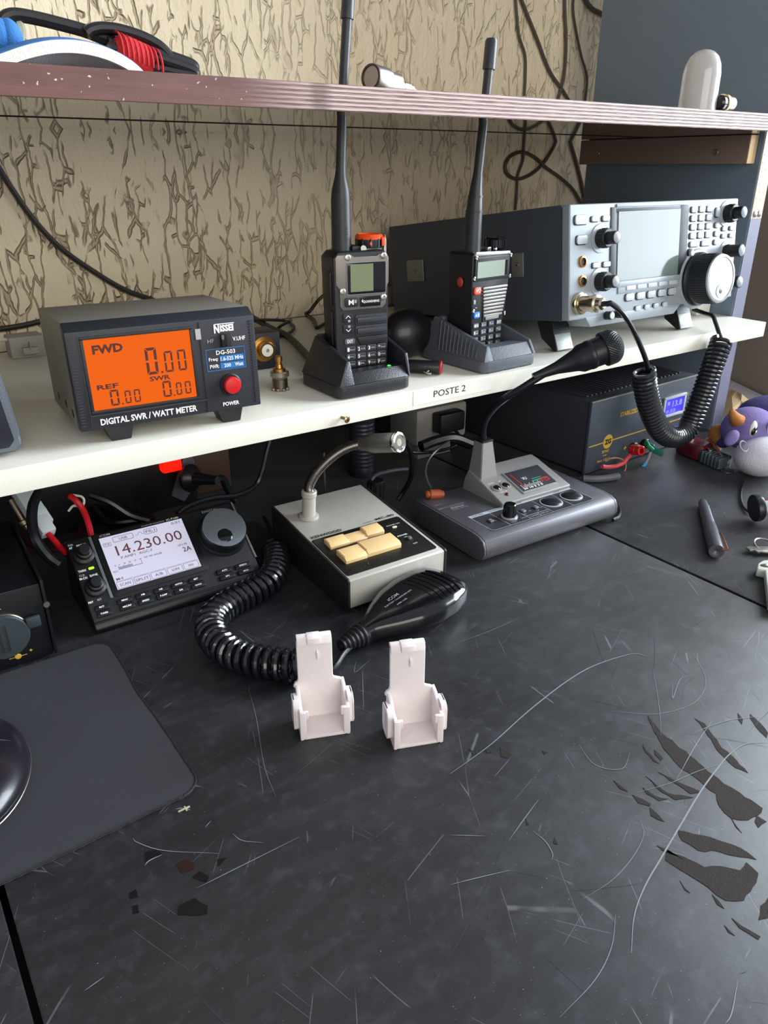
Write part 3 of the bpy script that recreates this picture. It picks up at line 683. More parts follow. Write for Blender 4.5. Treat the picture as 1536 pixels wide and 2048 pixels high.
g = G(); g.lathe([(.0136, 0), (.0138, .0022), (.0122, .0042), (.0105, .0046), (.0098, .0038), (0, .0036)], (.046, .020, .1185), (0, 0, 1), org, 28)
g.box(.0535, .0068, .1125, .0568, .0085, .1205, org, .0006); g.box(.0405, .0062, .1135, .0425, .0078, .1165, org, .0004); g.build('knob_cap', kn, 'orange knob cap')
g = G(); g.box(.0235, .010, .1085, .0325, .028, .1135, blk, .0015); g.cyl((.0345, .010, .1105), (0, -1, .2), .003, .002, steel, 14); g.box(.030, .012, .108, .056, .03, .1115, steel, .001); g.build('top_plate', k5, 'silvery top plate')
g = G(); g.prism([(.0555, .066), (.0585, .07), (.0588, .118), (.0578, .123), (.0565, .112)], 'y', .008, .0105, steel, .0004); g.build('side_strip', k5, 'silvery strip on the right side')

# --- charger under the shorter radio
c2 = thing('desk_charger', 'dark grey ribbed desk charger with wide skirt under the short handheld radio', 'charger', (.5433, .5873, .1784), .0417)
charger(c2, .0824, .1055, K('charger_grey', '#565b62', .5, bump=.5, bscale=700), .027, .048, (.016, .0765, .030, .086), ribs=11)
g = G()
for x0, x1 in ((.008, .030), (.033, .055), (.058, .076)): g.box(x0, .0005, .0004, x1, .02, .0045, K('charger_foot_grey', '#33363b', .6), .0006)
g.build('foot_rail', c2)
# --- short radio
u5 = thing('handheld_radio', 'short black handheld radio with pale display, orange and blue keys in grey charger', 'handheld radio', (.5581, .63, .2147), .0975)
g = G(); g.prism([(x * mm, z * mm) for x, z in ((5, -22), (53, -22), (53.5, 6), (57, 14), (61, 56), (61.4, 79), (59, 82), (3, 83), (1, 80), (1, 55), (3, 20))], 'y', .0, .036, rb_, .002, 3); g.build('body', u5)
g = G(); g.prism([(x * mm, z * mm) for x, z in ((2, 80), (4, 84), (58, 82.2), (60, 79)) ][::-1], 'y', -.0016, .004, K('silver_plastic', '#c3c6c8', .25, .6), .0006); g.build('top_bezel', u5, 'silvery top rim')
g = G(); RP(g, 3.4, 58.6, 53.6, 78.6, 2, -1.6, 0, blk, .5); s2_ = g.build('screen', u5); g = G(); RP(g, 6.8, 54.8, 57, 73.6, .8, -1.9, -1.5, K('lcd_pale', '#a4b3a6', .15, .2, emit=.05)); g.build('lcd', s2_, 'pale grey-green unlit display')  # display is unlit, a slight glow is added to its colour
g = G(); B(g, 50.6, 54.6, 57.2, 73.4, -2.0, -1.85, blk2); g.build('lcd_shade', s2_)
for x, z in ((4.6, 78), (60, 77.4), (2.6, 57), (60, 55.4), (3.4, 23), (55, 15.5)):
    g = G(); g.lathe([(.0022, 0), (.0021, .0009), (.0010, .0013), (0, .0010)], (x * mm, -.0012, z * mm), (0, -1, 0), chrome, 16); g.build('screw', u5)
key(u5, 8.6, 44, 10.4, 7.6, 'VFO', y=-2.2, m=K('orange_key', '#f0522a', .35), tw=.7); key(u5, 9, 18.2, 10, 7, 'A/B', y=-2.2, m=K('blue_key', '#1f6fc0', .35), tw=.7)
g = G(); RP(g, 4, 7.2, 30, 34.6, 1, -.9, 0, lgrey, .2); T(g, '~', white, 7.6, 10, 25.4, 26.4, -.0003); g.build('indicator', u5)
silv = K('grille_silver', '#b5b4ac', .35, .5)
g = G()
for i in range(9):
    z = 45.6 - i * 3.7; B(g, 17.6 + .35 * i, 57.4 - .8 * i, z - 1.25, z + 1.1, -1.9, 0, silv, .5)
g.build('speaker_grille', u5, 'silver speaker bars')
g = G(); g.box(.020, -.0009, .0095, .052, -.0004, .0475, blk, 0); g.build('grille_recess', u5)
g = G(); g.prism([(x * mm, z * mm) for x, z in ((24, 11), (45, 11.4), (46, 15.6), (23.4, 15.2))], 'y', -.0018, 0, silv, .0003); g.build('name_plate', u5)
for r, z in enumerate((6.6, -1.2, -8.8, -15.8)):
    for c, x in enumerate((9, 21.4, 34, 46.4)):
        s_ = (('MENU', 'A', 'V', 'EXIT'), ('1', '2', '3', '*'), ('4', '5', '6', '0'), ('7', '8', '9', '#'))[r][c]
        g = G(); RP(g, x - 4.4, x + 4.4, z - 2.6, z + 2.6, 1.2, -1.7, 0, kd, .4, 3)
        T(g, s_, white, x - (3.4 if len(s_) > 1 else 3.2), x + (3.4 if len(s_) > 1 else -1.4), z - 1.5, z + 1.7, -.00185, .03)
        if len(s_) == 1: T(g, 'ab', K('blue_lettering', '#9db8d8', .5), x - .6, x + 3, z - 1.2, z + .8, -.00185, .02)
        g.build('key', u5)
g = G(); g.sph((-.0002, .017, .052), (.0016, .0045, .0055), K('red_button', '#a8392f', .4), 16, 10); g.build('side_button', u5, 'red side button')
g = G(); g.tube([(.0195, .02, .080), (.0198, .02, .084), (.0203, .02, .1195), (.0215, .02, .138), (.0216, .02, .141), (.0235, .02, .160), (.0275, .02, .200), (.0322, .02, .2545), (.0323, .02, .2546), (.0341, .02, .279), (.0342, .02, .2815)], [.0098, .0096, .0090, .0074, .0070, .0049, .0047, .0046, .0064, .0062, .005], ant, 24)
g.tube([(.0205, .02, .1215), (.0206, .02, .1235)], [.0093, .0093], ant, 24); g.tube([(.0216, .02, .1365), (.0217, .02, .1385)], [.0080, .0079], ant, 24)
g.build('antenna', u5)
g = G(); g.lathe([(.0105, 0), (.0118, .002), (.0118, .010), (.0100, .0125), (0, .013)], (.0545, .018, .0830), (0, 0, 1), blk2, 24)
for i in range(12):
    a_ = i * math.pi / 6; g.cyl((.0545 + .0114 * math.cos(a_), .018 + .0114 * math.sin(a_), .085), (0, 0, 1), .001, .0085, blk2, 6)
g.build('volume_knob', u5)
g = G(); g.box(.034, .010, .0815, .040, .022, .0865, steel, .001); g.sph((.0418, .006, .0845), .0022, chrome, 12, 8); g.build('top_lamp', u5)
def mloc(t): return Matrix.Translation(t.location) @ t.rotation_euler.to_matrix().to_4x4() @ Matrix.Diagonal((*t.scale, 1))
# ================================================================ transceiver on the right
ic = thing('transceiver', 'large silver-fronted radio transceiver with black case beside the upright panel', 'radio transceiver', (.6807, .5976, .2192), -.0085, .1229)
ic.scale = (.94, .94, .94)
sil = K('silver_face', '#9da5ab', .42, .15, bump=.1, bscale=1500); sil2 = K('silver_key', '#b9c0c4', .42, .05)
bcase = K('radio_case', '#414953', .5, .1, bump=.25, bscale=900, var=.05, vscale=30)  # black lifted towards blue, glare veil put into the base colour
g = G(); g.prism([(.0135, -.001), (.20, -.001), (.372, .0045), (.372, .1335), (.0135, .1335)], 'x', 0, .340, bcase, .002); g.build('case', ic, 'dark blue-black case')
g = G(); g.box(.0, .0, .0, .340, .013, .133, sil, .0025, 3)
g.prism([(.028, .002), (.038, -.011), (.205, -.011), (.222, .002)], 'y', -.001, .04, sil, .0015)
g.build('front_panel', ic)
g = G()
for i in range(8): g.box(.0 - .0002, .02 + i * .0, 0, 0, .02, 0, bcase) if False else None
B(g, 71.5, 81, 38, 128, -1.2, 0, K('dark_trim_shade', '#161c21', .55), .8); B(g, 208, 226, 30, 127, -1.2, 0, MATS['dark_trim_shade'], .8); B(g, 81, 208, 121.5, 126.5, -1.2, 0, MATS['dark_trim_shade'], .4)
B(g, 81, 226, 127.5, 131.5, -2, 0, sil, .6); B(g, 81, 214, 32.5, 40, -2.6, 0, sil, 1.2)
B(g, 88, 216, 24.6, 36, -1.6, 0, sil, .8); fr_ = g.build('display_frame', ic, 'dark frame around the display')
g = G(); B(g, 85, 208, 40.5, 122.5, -1.6, -1.0, K('lcd_grey', '#66716c', .09, spec=.2), 0); g.build('display', fr_, 'glossy grey display')
def ickey(x, z, w_, h_, y=-2.4, m=sil2, r=.3):
    g = G(); RP(g, x - w_ / 2 - 1.5, x + w_ / 2 + .3, z - h_ / 2 - 1.1, z + h_ / 2 + .4, min(w_, h_) * r, -.15, .1, MATS['dark_trim_shade'], 0, 3); RP(g, x - w_ / 2, x + w_ / 2, z - h_ / 2, z + h_ / 2, min(w_, h_) * r, y, 0, m, .4, 3); return g.build('button', ic)  # dark plate offset left and down paints each button's shadow side
for r in range(4):
    for c in range(3): ickey(237.5 + c * 17, 121 - r * 11, 12.8, 7.6)
for x in (242, 267.5): ickey(x, 77, 20, 6.6)
ickey(290.3, 116, 8.6, 12)
for z in (99.4, 88.4, 77.4): ickey(290.6, z, 8.6, 6.6)
for x in (308.6, 326.4):
    for z in (94.2, 84.6): ickey(x, z, 10, 5.4)
ickey(18.5, 115.5, 22, 10.4); ickey(42.5, 115.6, 12.6, 6); ickey(62, 115.6, 12.6, 6); ickey(20, 93, 18, 10); ickey(46, 62.4, 12.6, 6); ickey(65, 62.4, 12.6, 6)
for i in range(5): ickey(112 + i * 21.6, 30.6, 18, 5.4, -2.6); ickey(111 + i * 21.8, 19, 15.4, 8.6)
for i in range(4): ickey(128 + i * 18.6, 3.2, 9.6, 6.4)
g = G(); g.cyl((.2335, 0, .066), (0, -1, 0), .006, .002, MATS['dark_trim_shade'], 20); g.cyl((.2345, 0, .066), (0, -1, 0), .0045, .005, sil2, 20, .001); g.build('round_button', ic)
def icknob(x, z, r1, r2, l1, l2, name='dial_knob'):
    g = G(); g.lathe([(r1 * 1.55, 0), (r1 * 1.5, .0012), (r1 * 1.05, .0016)], (x, 0, z), (0, -1, 0), sil, 32)
    g.lathe([(r1, .001), (r1, l1 - .001), (r1 - .001, l1), (r2, l1), (r2, l2 - .0008)], (x, 0, z), (0, -1, 0), blk, 28)
    for i in range(16):
        a_ = i * math.pi / 8; g.cyl((x + r1 * math.cos(a_), -.003, z + r1 * math.sin(a_)), (0, -1, 0), .0007, l1 - .005, blk, 6)
    g.lathe([(r2, l2 - .0008), (r2 * .92, l2), (r2 * .8, l2 + .0001)], (x, 0, z), (0, -1, 0), blk, 28); g.lathe([(r2 * .8, l2 + .0001), (r2 * .5, l2 + .0012), (0, l2 + .0016)], (x, 0, z), (0, -1, 0), sil, 28)
    g.build(name, ic)
icknob(.053, .093, .011, .0075, .014, .0265); icknob(.053, .0425, .011, .0075, .014, .0265)
icknob(.313, .1135, .0115, .0078, .014, .0265); icknob(.315, .064, .0085, .0085, .010, .0262); icknob(.316, .022, .0085, .0085, .010, .0262)
for z in (.068, .0455):
    g = G(); g.lathe([(.0068, 0), (.0066, .002), (.0046, .0024), (.0044, -.004), (0, -.004)], (.0225, -.0, z), (0, -1, 0), brass, 24); g.cyl((.0225, .0, z), (0, -1, 0), .0042, .0006, edge, 20); g.build('jack_socket', ic, 'brass-rimmed jack socket')
for x in (.066, .0865):
    g = G(); g.cyl((x, -.001, .0005), (0, -1, 0), .0052, .010, blk, 20, .001); g.lathe([(.0045, .010), (.004, .0108), (0, .011)], (x, -.001, .0005), (0, -1, 0), sil2, 20); g.build('small_knob', ic)
g = G(); g.lathe([(.040, 0), (.0385, .002), (.036, .0025)], (.252, 0, .031), (0, -1, 0), sil, 48)
g.lathe([(.0355, .001), (.0355, .006), (.0335, .008), (.0325, .010), (.0325, .034), (.0315, .0365)], (.252, 0, .031), (0, -1, 0), K('dial_black', '#1b1f24', .35), 56)
for i in range(60):
    a_ = i * math.pi / 30; g.cyl((.252 + .0325 * math.cos(a_), -.011, .031 + .0325 * math.sin(a_)), (0, -1, 0), .0006, .022, MATS['dial_black'], 5)
dl = g.build('tuning_dial', ic, 'large black tuning dial')
g = G(); g.lathe([(.0318, .0355), (.0312, .0382), (.0280, .0388), (.0270, .0378), (0, .0378)], (.252, 0, .031), (0, -1, 0), K('dial_silver', '#a9aeb2', .35, .3), 56)
g.lathe([(.0092, .0378), (.0088, .0386), (.0078, .0386)], (.2515, 0, .0150), (0, -1, 0), sil2, 28); g.build('dial_face', dl, 'silvery dial face')
g = G(); g.sph((.2515, -.0372, .0150), (.0076, .0016, .0076), MATS['dial_black'], 24, 12); g.build('finger_dimple', dl, 'dark finger dimple')
# side plates and feet
Mi = mloc(ic).inverted()
for i, (x0, y0, x1, y1) in enumerate(((810, 521, 845, 563), (1022, 507, 1046, 554))):
    a = Mi @ at(x0, y0, x=.679); b = Mi @ at(x1, y1, x=.679)
    g = G(); ya, yb = sorted((a.y, b.y)); za, zb = sorted((a.z, b.z))
    g.box(-.0024, ya, za, -.0004, yb, zb, K('plate_grey', '#7d7f7c', .4, .4), .0009); g.cyl((-.0022, (ya + yb) / 2, (za + zb) / 2), (-1, 0, 0), .0036, .0012, K('dull_steel', '#8d8a86', .4, 1.), 16, .0004); g.cyl((-.0034, (ya + yb) / 2, (za + zb) / 2), (-1, 0, 0), .0012, .0002, edge, 6)
    g.build('side_plate', ic, 'small grey metal plate on the left side')
for x in (.006, .258):
    g = G(); g.prism([(.034, -.002), (.060, -.002), (.052, -.024), (.0300, -.0393), (.0255, -.0388)], 'x', x, x + .030, blk, .001); ft_ = g.build('front_foot', ic)
    g = G(); g.prism([(.0240, -.0375), (.0262, -.0386), (.0318, -.0190), (.0300, -.0180)], 'x', x + .001, x + .029, K('foot_pad', '#9ea4a4', .4, .3), .0005); g.build('foot_plate', ft_, 'pale front plate of the foot')
# microphone plug + coiled cord
cz = thing('spiral_cable', 'black coiled cord hanging in a U from the silver transceiver plug', 'cord', (.80, .56, .05))
Mc = mloc(cz).inverted()
Mic = mloc(ic)
o_ = Mic @ Vector((.0165, -.001, .0195)); d_ = (Mic.to_3x3() @ Vector((0, -1, 0)))
ol = Mc @ o_
g = G(); g.M = Matrix(); mp = K('plug_metal', '#cfc3a8', .2, 1.)
g.lathe([(.0125, -.0005), (.0125, .004), (.0105, .0045), (.0105, .006), (.0088, .0062), (.0088, .020), (.0098, .0203), (.0098, .027), (.0070, .028), (.0068, .034), (.0050, .036)], ol, d_, mp, 28)
g.build('plug', cz, 'shiny metal screw plug')
e0 = o_ + d_ * .034
path = [e0, e0 + d_ * .010, at(1224, 608, y=e0.y - .012), at(1248, 630, y=.548), at(1272, 672, y=.550), at(1290, 715, y=.555), at(1297, 742, y=.558)]
g = G(); g.tube([Mc @ p for p in spline(path, 8)], .0031, rub, 10); g.build('lead', cz, 'straight lead from the plug')
hp = [at(1288, 742, y=.560), at(1291, 775, y=.560), at(1297, 805, y=.560), at(1308, 838, y=.560), at(1326, 866, y=.560), at(1350, 874, y=.560), at(1375, 858, y=.560), at(1392, 820, y=.560), at(1408, 780, y=.560), at(1424, 735, y=.561), at(1437, 700, y=.563), at(1443, 682, y=.566)]
g = G(); gl = K('cord_black', '#25282c', .26, coat=.35)
helix([Mc @ p for p in spline(hp, 10)], .0122, .0027, 54, gl, g, 8); g.build('coil', cz)
tp = [at(1443, 680, y=.566), at(1436, 660, y=.572), at(1431, 645, y=.585), at(1425, 632, y=.60), at(1408, 626, y=.62), at(1385, 618, y=.635)]
g = G(); g.tube([Mc @ p for p in spline(tp, 8)], .0028, rub, 8); g.build('tail', cz)

# ================================================================ small things on the lower shelf
ad = thing('coax_adapter', 'small brass-topped threaded coax adapter standing beside the orange meter', 'adapter', (.3385, .6600, SZ))
ni = K('nickel', '#a39a8c', .3, 1., var=.1, vscale=300)
g = G()
z = 0; prof = [(.0075, 0), (.0078, .001)]
for i in range(9): prof += [(.0078, .001 + i * .0013), (.0070, .0017 + i * .0013)]
prof += [(.0076, .0135)]
g.lathe(prof, (0, 0, 0), (0, 0, 1), ni, 32); 
for i in range(8):
    a_ = i * math.pi / 4; g.box(.0072 * math.cos(a_) - .0015, .0072 * math.sin(a_) - .0015, .0001, .0072 * math.cos(a_) + .0015, .0072 * math.sin(a_) + .0015, .003, ni, .0003)
g.build('threaded_barrel', ad)
g = G(); g.lathe([(.0085, .0138), (.0090, .0145), (.0090, .0185), (.0085, .0192), (.006, .0195)], (0, 0, 0), (0, 0, 1), ni, 40)
for i in range(36):
    a_ = i * math.pi / 18; g.cyl((.009 * math.cos(a_), .009 * math.sin(a_), .0145), (0, 0, 1), .0004, .004, ni, 5)
g.build('knurled_ring', ad)
g = G(); g.lathe([(.0062, .0195), (.0062, .022), (.0038, .0225), (.0034, .026), (.0028, .0262), (.0028, .0285), (.0036, .029), (.0036, .0335), (.0030, .0342), (.0012, .0342)], (0, 0, 0), (0, 0, 1), brass, 24); g.build('top_pin', ad, 'brass top connector')
c_ = at(533, 695, y=.745)
so = thing('socket_box', 'small black box with round brass coax socket behind the orange meter', 'socket', (c_.x - .012, .745, SZ), -.05)
g = G(); g.box(-.020, 0, .0003, .028, .036, c_.z - SZ + .016, blk, .0012); g.build('body', so)
g = G(); cx = .0085; czz = c_.z - SZ - .001
g.lathe([(.0135, 0), (.0135, .0015), (.0092, .002), (.0092, .009), (.0085, .0095), (.0062, .0095), (.006, .004), (0, .004)], (cx, 0, czz), (0, -1, 0), brass, 32); g.build('socket', so, 'round brass socket')
g = G(); g.lathe([(.0066, .003), (.0066, .0099), (.0020, .0102), (.0018, .005), (0, .005)], (cx, 0, czz), (0, -1, 0), K('ptfe_white', '#d8d2c2', .5), 28); g.build('insulator', so, 'white insulator')
# stereo jack plug lying by the charger, and the red-ringed barrel next to it
j0 = at(862, 747, z=SZ + .0045); j1 = at(800, 722, z=SZ + .0045); jd = (j0 - j1).normalized()
jp = thing('jack_plug', 'silver-tipped audio jack plug lying between the two chargers', 'plug', (j1.x, j1.y, SZ)); Mj = mloc(jp).inverted()
L_ = (j0 - j1).length
g = G(); g.lathe([(.0018, L_ - .030), (.0018, L_ - .0135), (.00195, L_ - .0133), (.00195, L_ - .0055), (.0013, L_ - .0048), (.0020, L_ - .003), (.0006, L_)], Mj @ j1, jd, chrome, 16); g.build('tip', jp, 'shiny jack tip')
g = G(); g.lathe([(.0044, L_ - .058), (.0044, L_ - .032), (.003, L_ - .030)], Mj @ j1, jd, steel, 18); g.lathe([(.003, L_ - .085), (.0044, L_ - .0575)], Mj @ j1, jd, rub, 16); g.build('sleeve', jp)
b1 = at(881, 735, z=SZ + .0078); b0 = b1 + Vector((-.046, .048, 0)); bd = (b1 - b0).normalized()
bj = thing('audio_socket', 'black barrel-shaped cable socket with red ring end beside the grey charger', 'socket', (b0.x, b0.y, SZ)); Mb = mloc(bj).inverted()
g = G(); L_ = (b1 - b0).length; g.lathe([(.002, 0), (.0035, .006), (.0070, .016), (.0072, L_ - .001), (.0066, L_)], Mb @ b0, bd, rub, 24); g.build('barrel', bj)
g = G(); g.lathe([(.0071, L_ - .0006), (.0071, L_ + .001), (.0062, L_ + .0016), (.0032, L_ + .0014), (.0026, L_ + .0004)], Mb @ b0, bd, K('red_ring', '#a3222b', .35), 28); g.lathe([(.0027, L_ + .0003), (.0024, L_ + .0012), (.0014, L_ + .0010), (.0012, L_ - .002), (0, L_ - .002)], Mb @ b0, bd, brass, 20); g.build('red_ring', bj, 'red ring with metal hole')
# glossy black oval case behind, between the radios
c_ = at(812, 678, y=.70)
g = G(); g.sph((c_.x, .70, c_.z), (.034, .024, .028), K('oval_gloss', '#121116', .38, coat=.15), 32, 20)
o = tag(centre(g.build('oval_case')), 'glossy black oval case standing behind the tall radio', 'case')
dz = o.location.z - SZ; o.location.z = SZ + .0002
# left black device, only its right end is in the picture
lb_ = thing('black_device', 'rounded black device with grey metal rim at the left end of the shelf', 'device', (.0895 - .16, .612, SZ), -.03)
g = G(); g.prism([(.0, .003), (.155, .003), (.1605, .009), (.160, .020), (.154, .0765), (.147, .084), (.0, .084)], 'y', .0, .105, K('device_rim', '#6b7079', .35, .6, bump=.2, bscale=900), .004, 3); g.build('shell', lb_, 'grey metal shell')
g = G(); g.prism([(.004, .008), (.150, .008), (.1545, .013), (.1525, .030), (.1480, .072), (.143, .078), (.004, .078)], 'y', -.0012, .003, K('device_front', '#1a1a24', .35), .001); g.box(.125, -.0016, .010, .143, -.0008, .026, edge, .0003); g.build('front', lb_, 'black front')
for x in (.02, .13):
    g = G(); g.box(x, .01, .0, x + .014, .03, .004, rub, .0008); g.build('foot', lb_)
# grey cable clip by the wall
g = G(); p0 = at(20, 700, y=.96); p1 = at(84, 672, y=.96); gc_ = K('trunking_grey', '#97938a', .5)
zc = p0.z
g.box(p0.x, .955, SZ + .0002, p1.x, .985, SZ + .024, gc_, .001); g.box(p0.x + .012, .950, SZ + .004, p1.x - .008, .956, SZ + .012, gc_, .001); g.box(p0.x + .02, .948, SZ + .010, p1.x - .016, .956, SZ + .018, gc_, .001)
tag(centre(g.build('cable_clip')), 'grey plastic cable clip by the wall at the left of the meter', 'clip')

# ================================================================ cables on the wall and the shelf
def cable(pts, r, m, label, cat='cable', name='cable', group=None, closed=False, seg=8):
    g = G(); g.tube(spline(pts, 8, closed), r, m, seg, closed)
    o = centre(g.build(name)); return tag(o, label, cat, group)
cb = K('cable_black', '#2a2520', .45); cbb = K('cable_brown', '#4b433a', .5)
W = WY - .005
def aw(*q, y=W): return [at(*p, y=y) for p in q]
cable(aw((-40, 270), (0, 340), (60, 430), (120, 495), (190, 545), (250, 580), (300, 598), (340, 612), (400, 618), (470, 625)), .0034, cb, 'black cable sagging across the cream wall from the left to behind the meter')
cable(aw((-30, 662), (40, 652), (100, 638), (130, 630)), .0034, cb, 'black cable along the wall foot at the far left, entering behind the meter')
cable([at(-20, 682, y=.965), at(40, 678, y=.965), at(110, 681, y=.965)], .0020, K('cable_white', '#cfcabd', .5), 'thin pale cable running over the grey clip at the far left')
cable([at(500, 632, y=1.0), at(540, 655, z=SZ + .006), at(575, 672, z=SZ + .004), at(605, 700, z=SZ + .004), at(635, 735, z=SZ + .008)], .0040, cb, 'thick black cable from behind the meter to the black charger')
cable([at(508, 640, z=SZ + .02), at(545, 640, z=SZ + .006), at(575, 643, z=SZ + .003), at(588, 655, z=SZ + .003), at(575, 668, z=SZ + .003), at(552, 672, z=SZ + .003), at(558, 655, z=SZ + .008), at(582, 640, z=SZ + .03)], .0021, cb, 'thin black cable curled in a small loop beside the meter')
cable([at(648, 590, y=.99), at(635, 602, y=.99), at(620, 622, y=.985), at(612, 628, z=SZ + .003), at(628, 640, z=SZ + .003), at(634, 655, z=SZ + .003), at(648, 648, z=SZ + .003), at(660, 640, z=SZ + .003)], .0026, cb, 'black cable dropping beside the tall radio onto the shelf')
cable([at(838, 668, z=SZ + .004), at(860, 672, z=SZ + .004), at(882, 672, z=SZ + .004)], .0025, cb, 'short black cable between the oval case and the grey charger')
g_ = 'thin cables hanging on the wall beside the upright panel'
cable(aw((1030, -30), (1033, 20), (1038, 70), (1050, 110), (1051, 150), (1049, 192)), .0021, cbb, 'leftmost thin brown cable hanging above the upper shelf beside the shorter antenna', group=g_)
cable(aw((1030, -40), (1045, 5), (1075, 80), (1098, 140), (1125, 180), (1140, 205)), .0026, cbb, 'cable slanting down to the right above the shelf, crossing another', group=g_)
cable(aw((1129, -30), (1130, 20), (1132, 90), (1128, 150), (1116, 200)), .0026, cbb, 'straight dark cable hanging above the shelf and crossing the slanting one', group=g_)
cable(aw((1152, -30), (1146, 10), (1150, 50), (1162, 110), (1174, 155), (1170, 205)), .0021, cbb, 'wavy thin cable nearest to the upright panel above the upper shelf', group=g_)
cable(aw((1160, -25), (1172, 2), (1185, 18), (1200, 26), (1215, 34)), .0038, cbb, 'short thick cable going behind the upright panel at the top', group=g_)
cable(aw((1049, 262), (1048, 290), (1046, 320), (1036, 350), (1034, 380), (1031, 420)), .0021, cbb, 'thin cable hanging below the upper shelf through the big loop', group=g_)
cable(aw((1116, 262), (1111, 285), (1098, 310), (1082, 332), (1060, 350), (1035, 358), (1015, 348), (1011, 330), (1022, 312), (1045, 304), (1070, 315), (1092, 335), (1120, 355), (1145, 378), (1165, 410)), .0028, cbb, 'dark cable curled in one round loop on the wall under the shelf', group=g_)
cable(aw((1136, 262), (1141, 285), (1150, 315), (1158, 345), (1166, 380), (1172, 415)), .0030, cbb, 'straight cable slanting beside the batten under the upper shelf', group=g_)

# ================================================================ on the upper shelf
UZ = uz1
# blue fabric peak with white edging
hd = thing('folded_cap', 'blue fabric cap with white edging and grey lining on the upper shelf', 'cap', (.115, .64, UZ))
Mh = mloc(hd).inverted(); bf = K('blue_fabric', '#2f6cab', .85, bump=.6, bscale=600); wfb = K('white_webbing', '#dcdad3', .8, bump=.5, bscale=900); gf = K('grey_mesh_lining', '#8f8d94', .9, bump=.8, bscale=1400, var=.08, vscale=300)
arc = [(-150, 175), (-90, 140), (-40, 118), (0, 105), (50, 88), (100, 78), (150, 78), (195, 87), (235, 103), (268, 124), (292, 147)]
rows = []
for k, (dy, up) in enumerate(((.0, .0), (.018, .003), (.032, -.001), (.042, -.02))):
    rows.append([Mh @ (at(*p, y=.612) + Vector((0, dy, up))) for p in spline([(a_, b_, 0) for a_, b_ in arc], 4) for p in [(p[0], p[1])]])
def sheet(g, rows, m, thick=.0):
    vs = [v for r in rows for v in r]; n = len(rows[0]); fs = []
    for j in range(len(rows) - 1):
        for i in range(n - 1): fs.append((j * n + i, j * n + i + 1, (j + 1) * n + i + 1, (j + 1) * n + i))
    g.raw(vs, fs, m)
flo = [Vector((v.x, v.y, max(v.z, .0008))) for v in rows[0]]
rows = [[Vector((v.x, v.y, max(v.z, .0008))) for v in r] for r in rows]
g = G(); sheet(g, rows, bf); under = [[v + Vector((0, .001, -.0025)) for v in r] for r in rows]; sheet(g, [[Vector((v.x, v.y, max(v.z, .0004))) for v in r] for r in under][::-1], bf); sheet(g, [rows[0], [Vector((v.x, v.y, max(v.z - .0025, .0004))) for v in rows[0]]], bf)
g.build('crown', hd)
g = G(); 
def band(off0, off1, y0):
    return [[Vector((v.x, v.y + y0, max(v.z - off0, .0006))) for v in rows[0]], [Vector((v.x, v.y + y0, max(v.z - off1, .0003))) for v in rows[0]]]
sheet(g, band(.0008, .0085, -.0018), wfb); sheet(g, [band(.0008, .0085, -.0018)[0], band(.0008, .0085, .0002)[0]], wfb); sheet(g, [band(.0008, .0085, -.0018)[1], band(.0008, .0085, .004)[1]], wfb); g.build('edging', hd, 'white webbing edge')
g = G(); ins = [[Vector((v.x, v.y + dy, max(v.z - dz_, .0004))) for v in rows[0]] for dy, dz_ in ((.0015, .0075), (.012, .014), (.026, .03), (.036, .1))]; sheet(g, ins, gf); g.build('lining', hd, 'grey mesh lining')
g = G()
for px, py, r in ((-10, 72, .016), (18, 76, .010), (-40, 76, .018)): p = Mh @ at(px, py, y=.65); g.sph(p, (r * .9, .012, .012), bf, 16, 10)
g.build('fold', hd)
# black cable bundle with red tie
cbun = thing('cable_bundle', 'black cable bundle with red woven tie behind the blue cap', 'cable bundle', (.18, .72, UZ)); Mb = mloc(cbun).inverted()
def ab(*q, y=.70): return [Mb @ at(a_, b_, y=y) for a_, b_ in q]
sb = K('cable_sheath', '#1b1a1c', .35)
g = G()
g.tube(spline(ab((-60, 90), (-5, 62), (8, 38), (30, 30), (70, 36), (120, 48), (170, 62), (215, 80), (250, 94)), 8), .0050, sb, 10)
g.tube(spline(ab((172, 68), (182, 60), (205, 56), (240, 60), (285, 74), (318, 92), (338, 112), (345, 118), y=.695), 8), .0046, sb, 10)
for k, (a_, b_) in enumerate((((0, 0), .0), ((0, 5), .012), ((2, 12), -.010), ((-4, 17), .004))):
    g.tube(spline([Mb @ (at(px + a_[0], py + a_[1], y=.695 + b_)) for px, py in ((215, 84), (262, 92), (310, 104), (350, 116), (382, 128), (388, 136), (372, 138), (330, 130), (290, 122))], 8), .0044, sb, 10)
g.build('cables', cbun)
g = G(); rt = K('red_woven', '#b81e24', .8, bump=.8, bscale=700); c0 = Mb @ at(224, 86, y=.69); c1_ = Mb @ at(284, 112, y=.69)
dd_ = (c1_ - c0).normalized(); g.lathe([(.008, .0), (.0120, .003), (.0132, .010), (.0132, .022), (.0118, .030), (.008, (c1_ - c0).length)], c0 + Vector((0, 0, -.004)), dd_, rt, 28)
for i in range(9): g.tube([c0 + dd_ * (.004 + .004 * i) + Vector((0, -.0133 * math.cos(t), -.004 + .0133 * math.sin(t))) for t in [k * math.pi / 9 - .3 for k in range(9)]], .0009, rt, 5)
g.build('tie', cbun, 'red woven tie')
g = G(); g.tube(spline(ab((36, 40), (44, 62), (40, 84), y=.70), 6), .003, K('clear_tie', '#a7aa9c', .2, alpha=.7), 6); g.build('clear_strap', cbun, 'clear plastic strap')
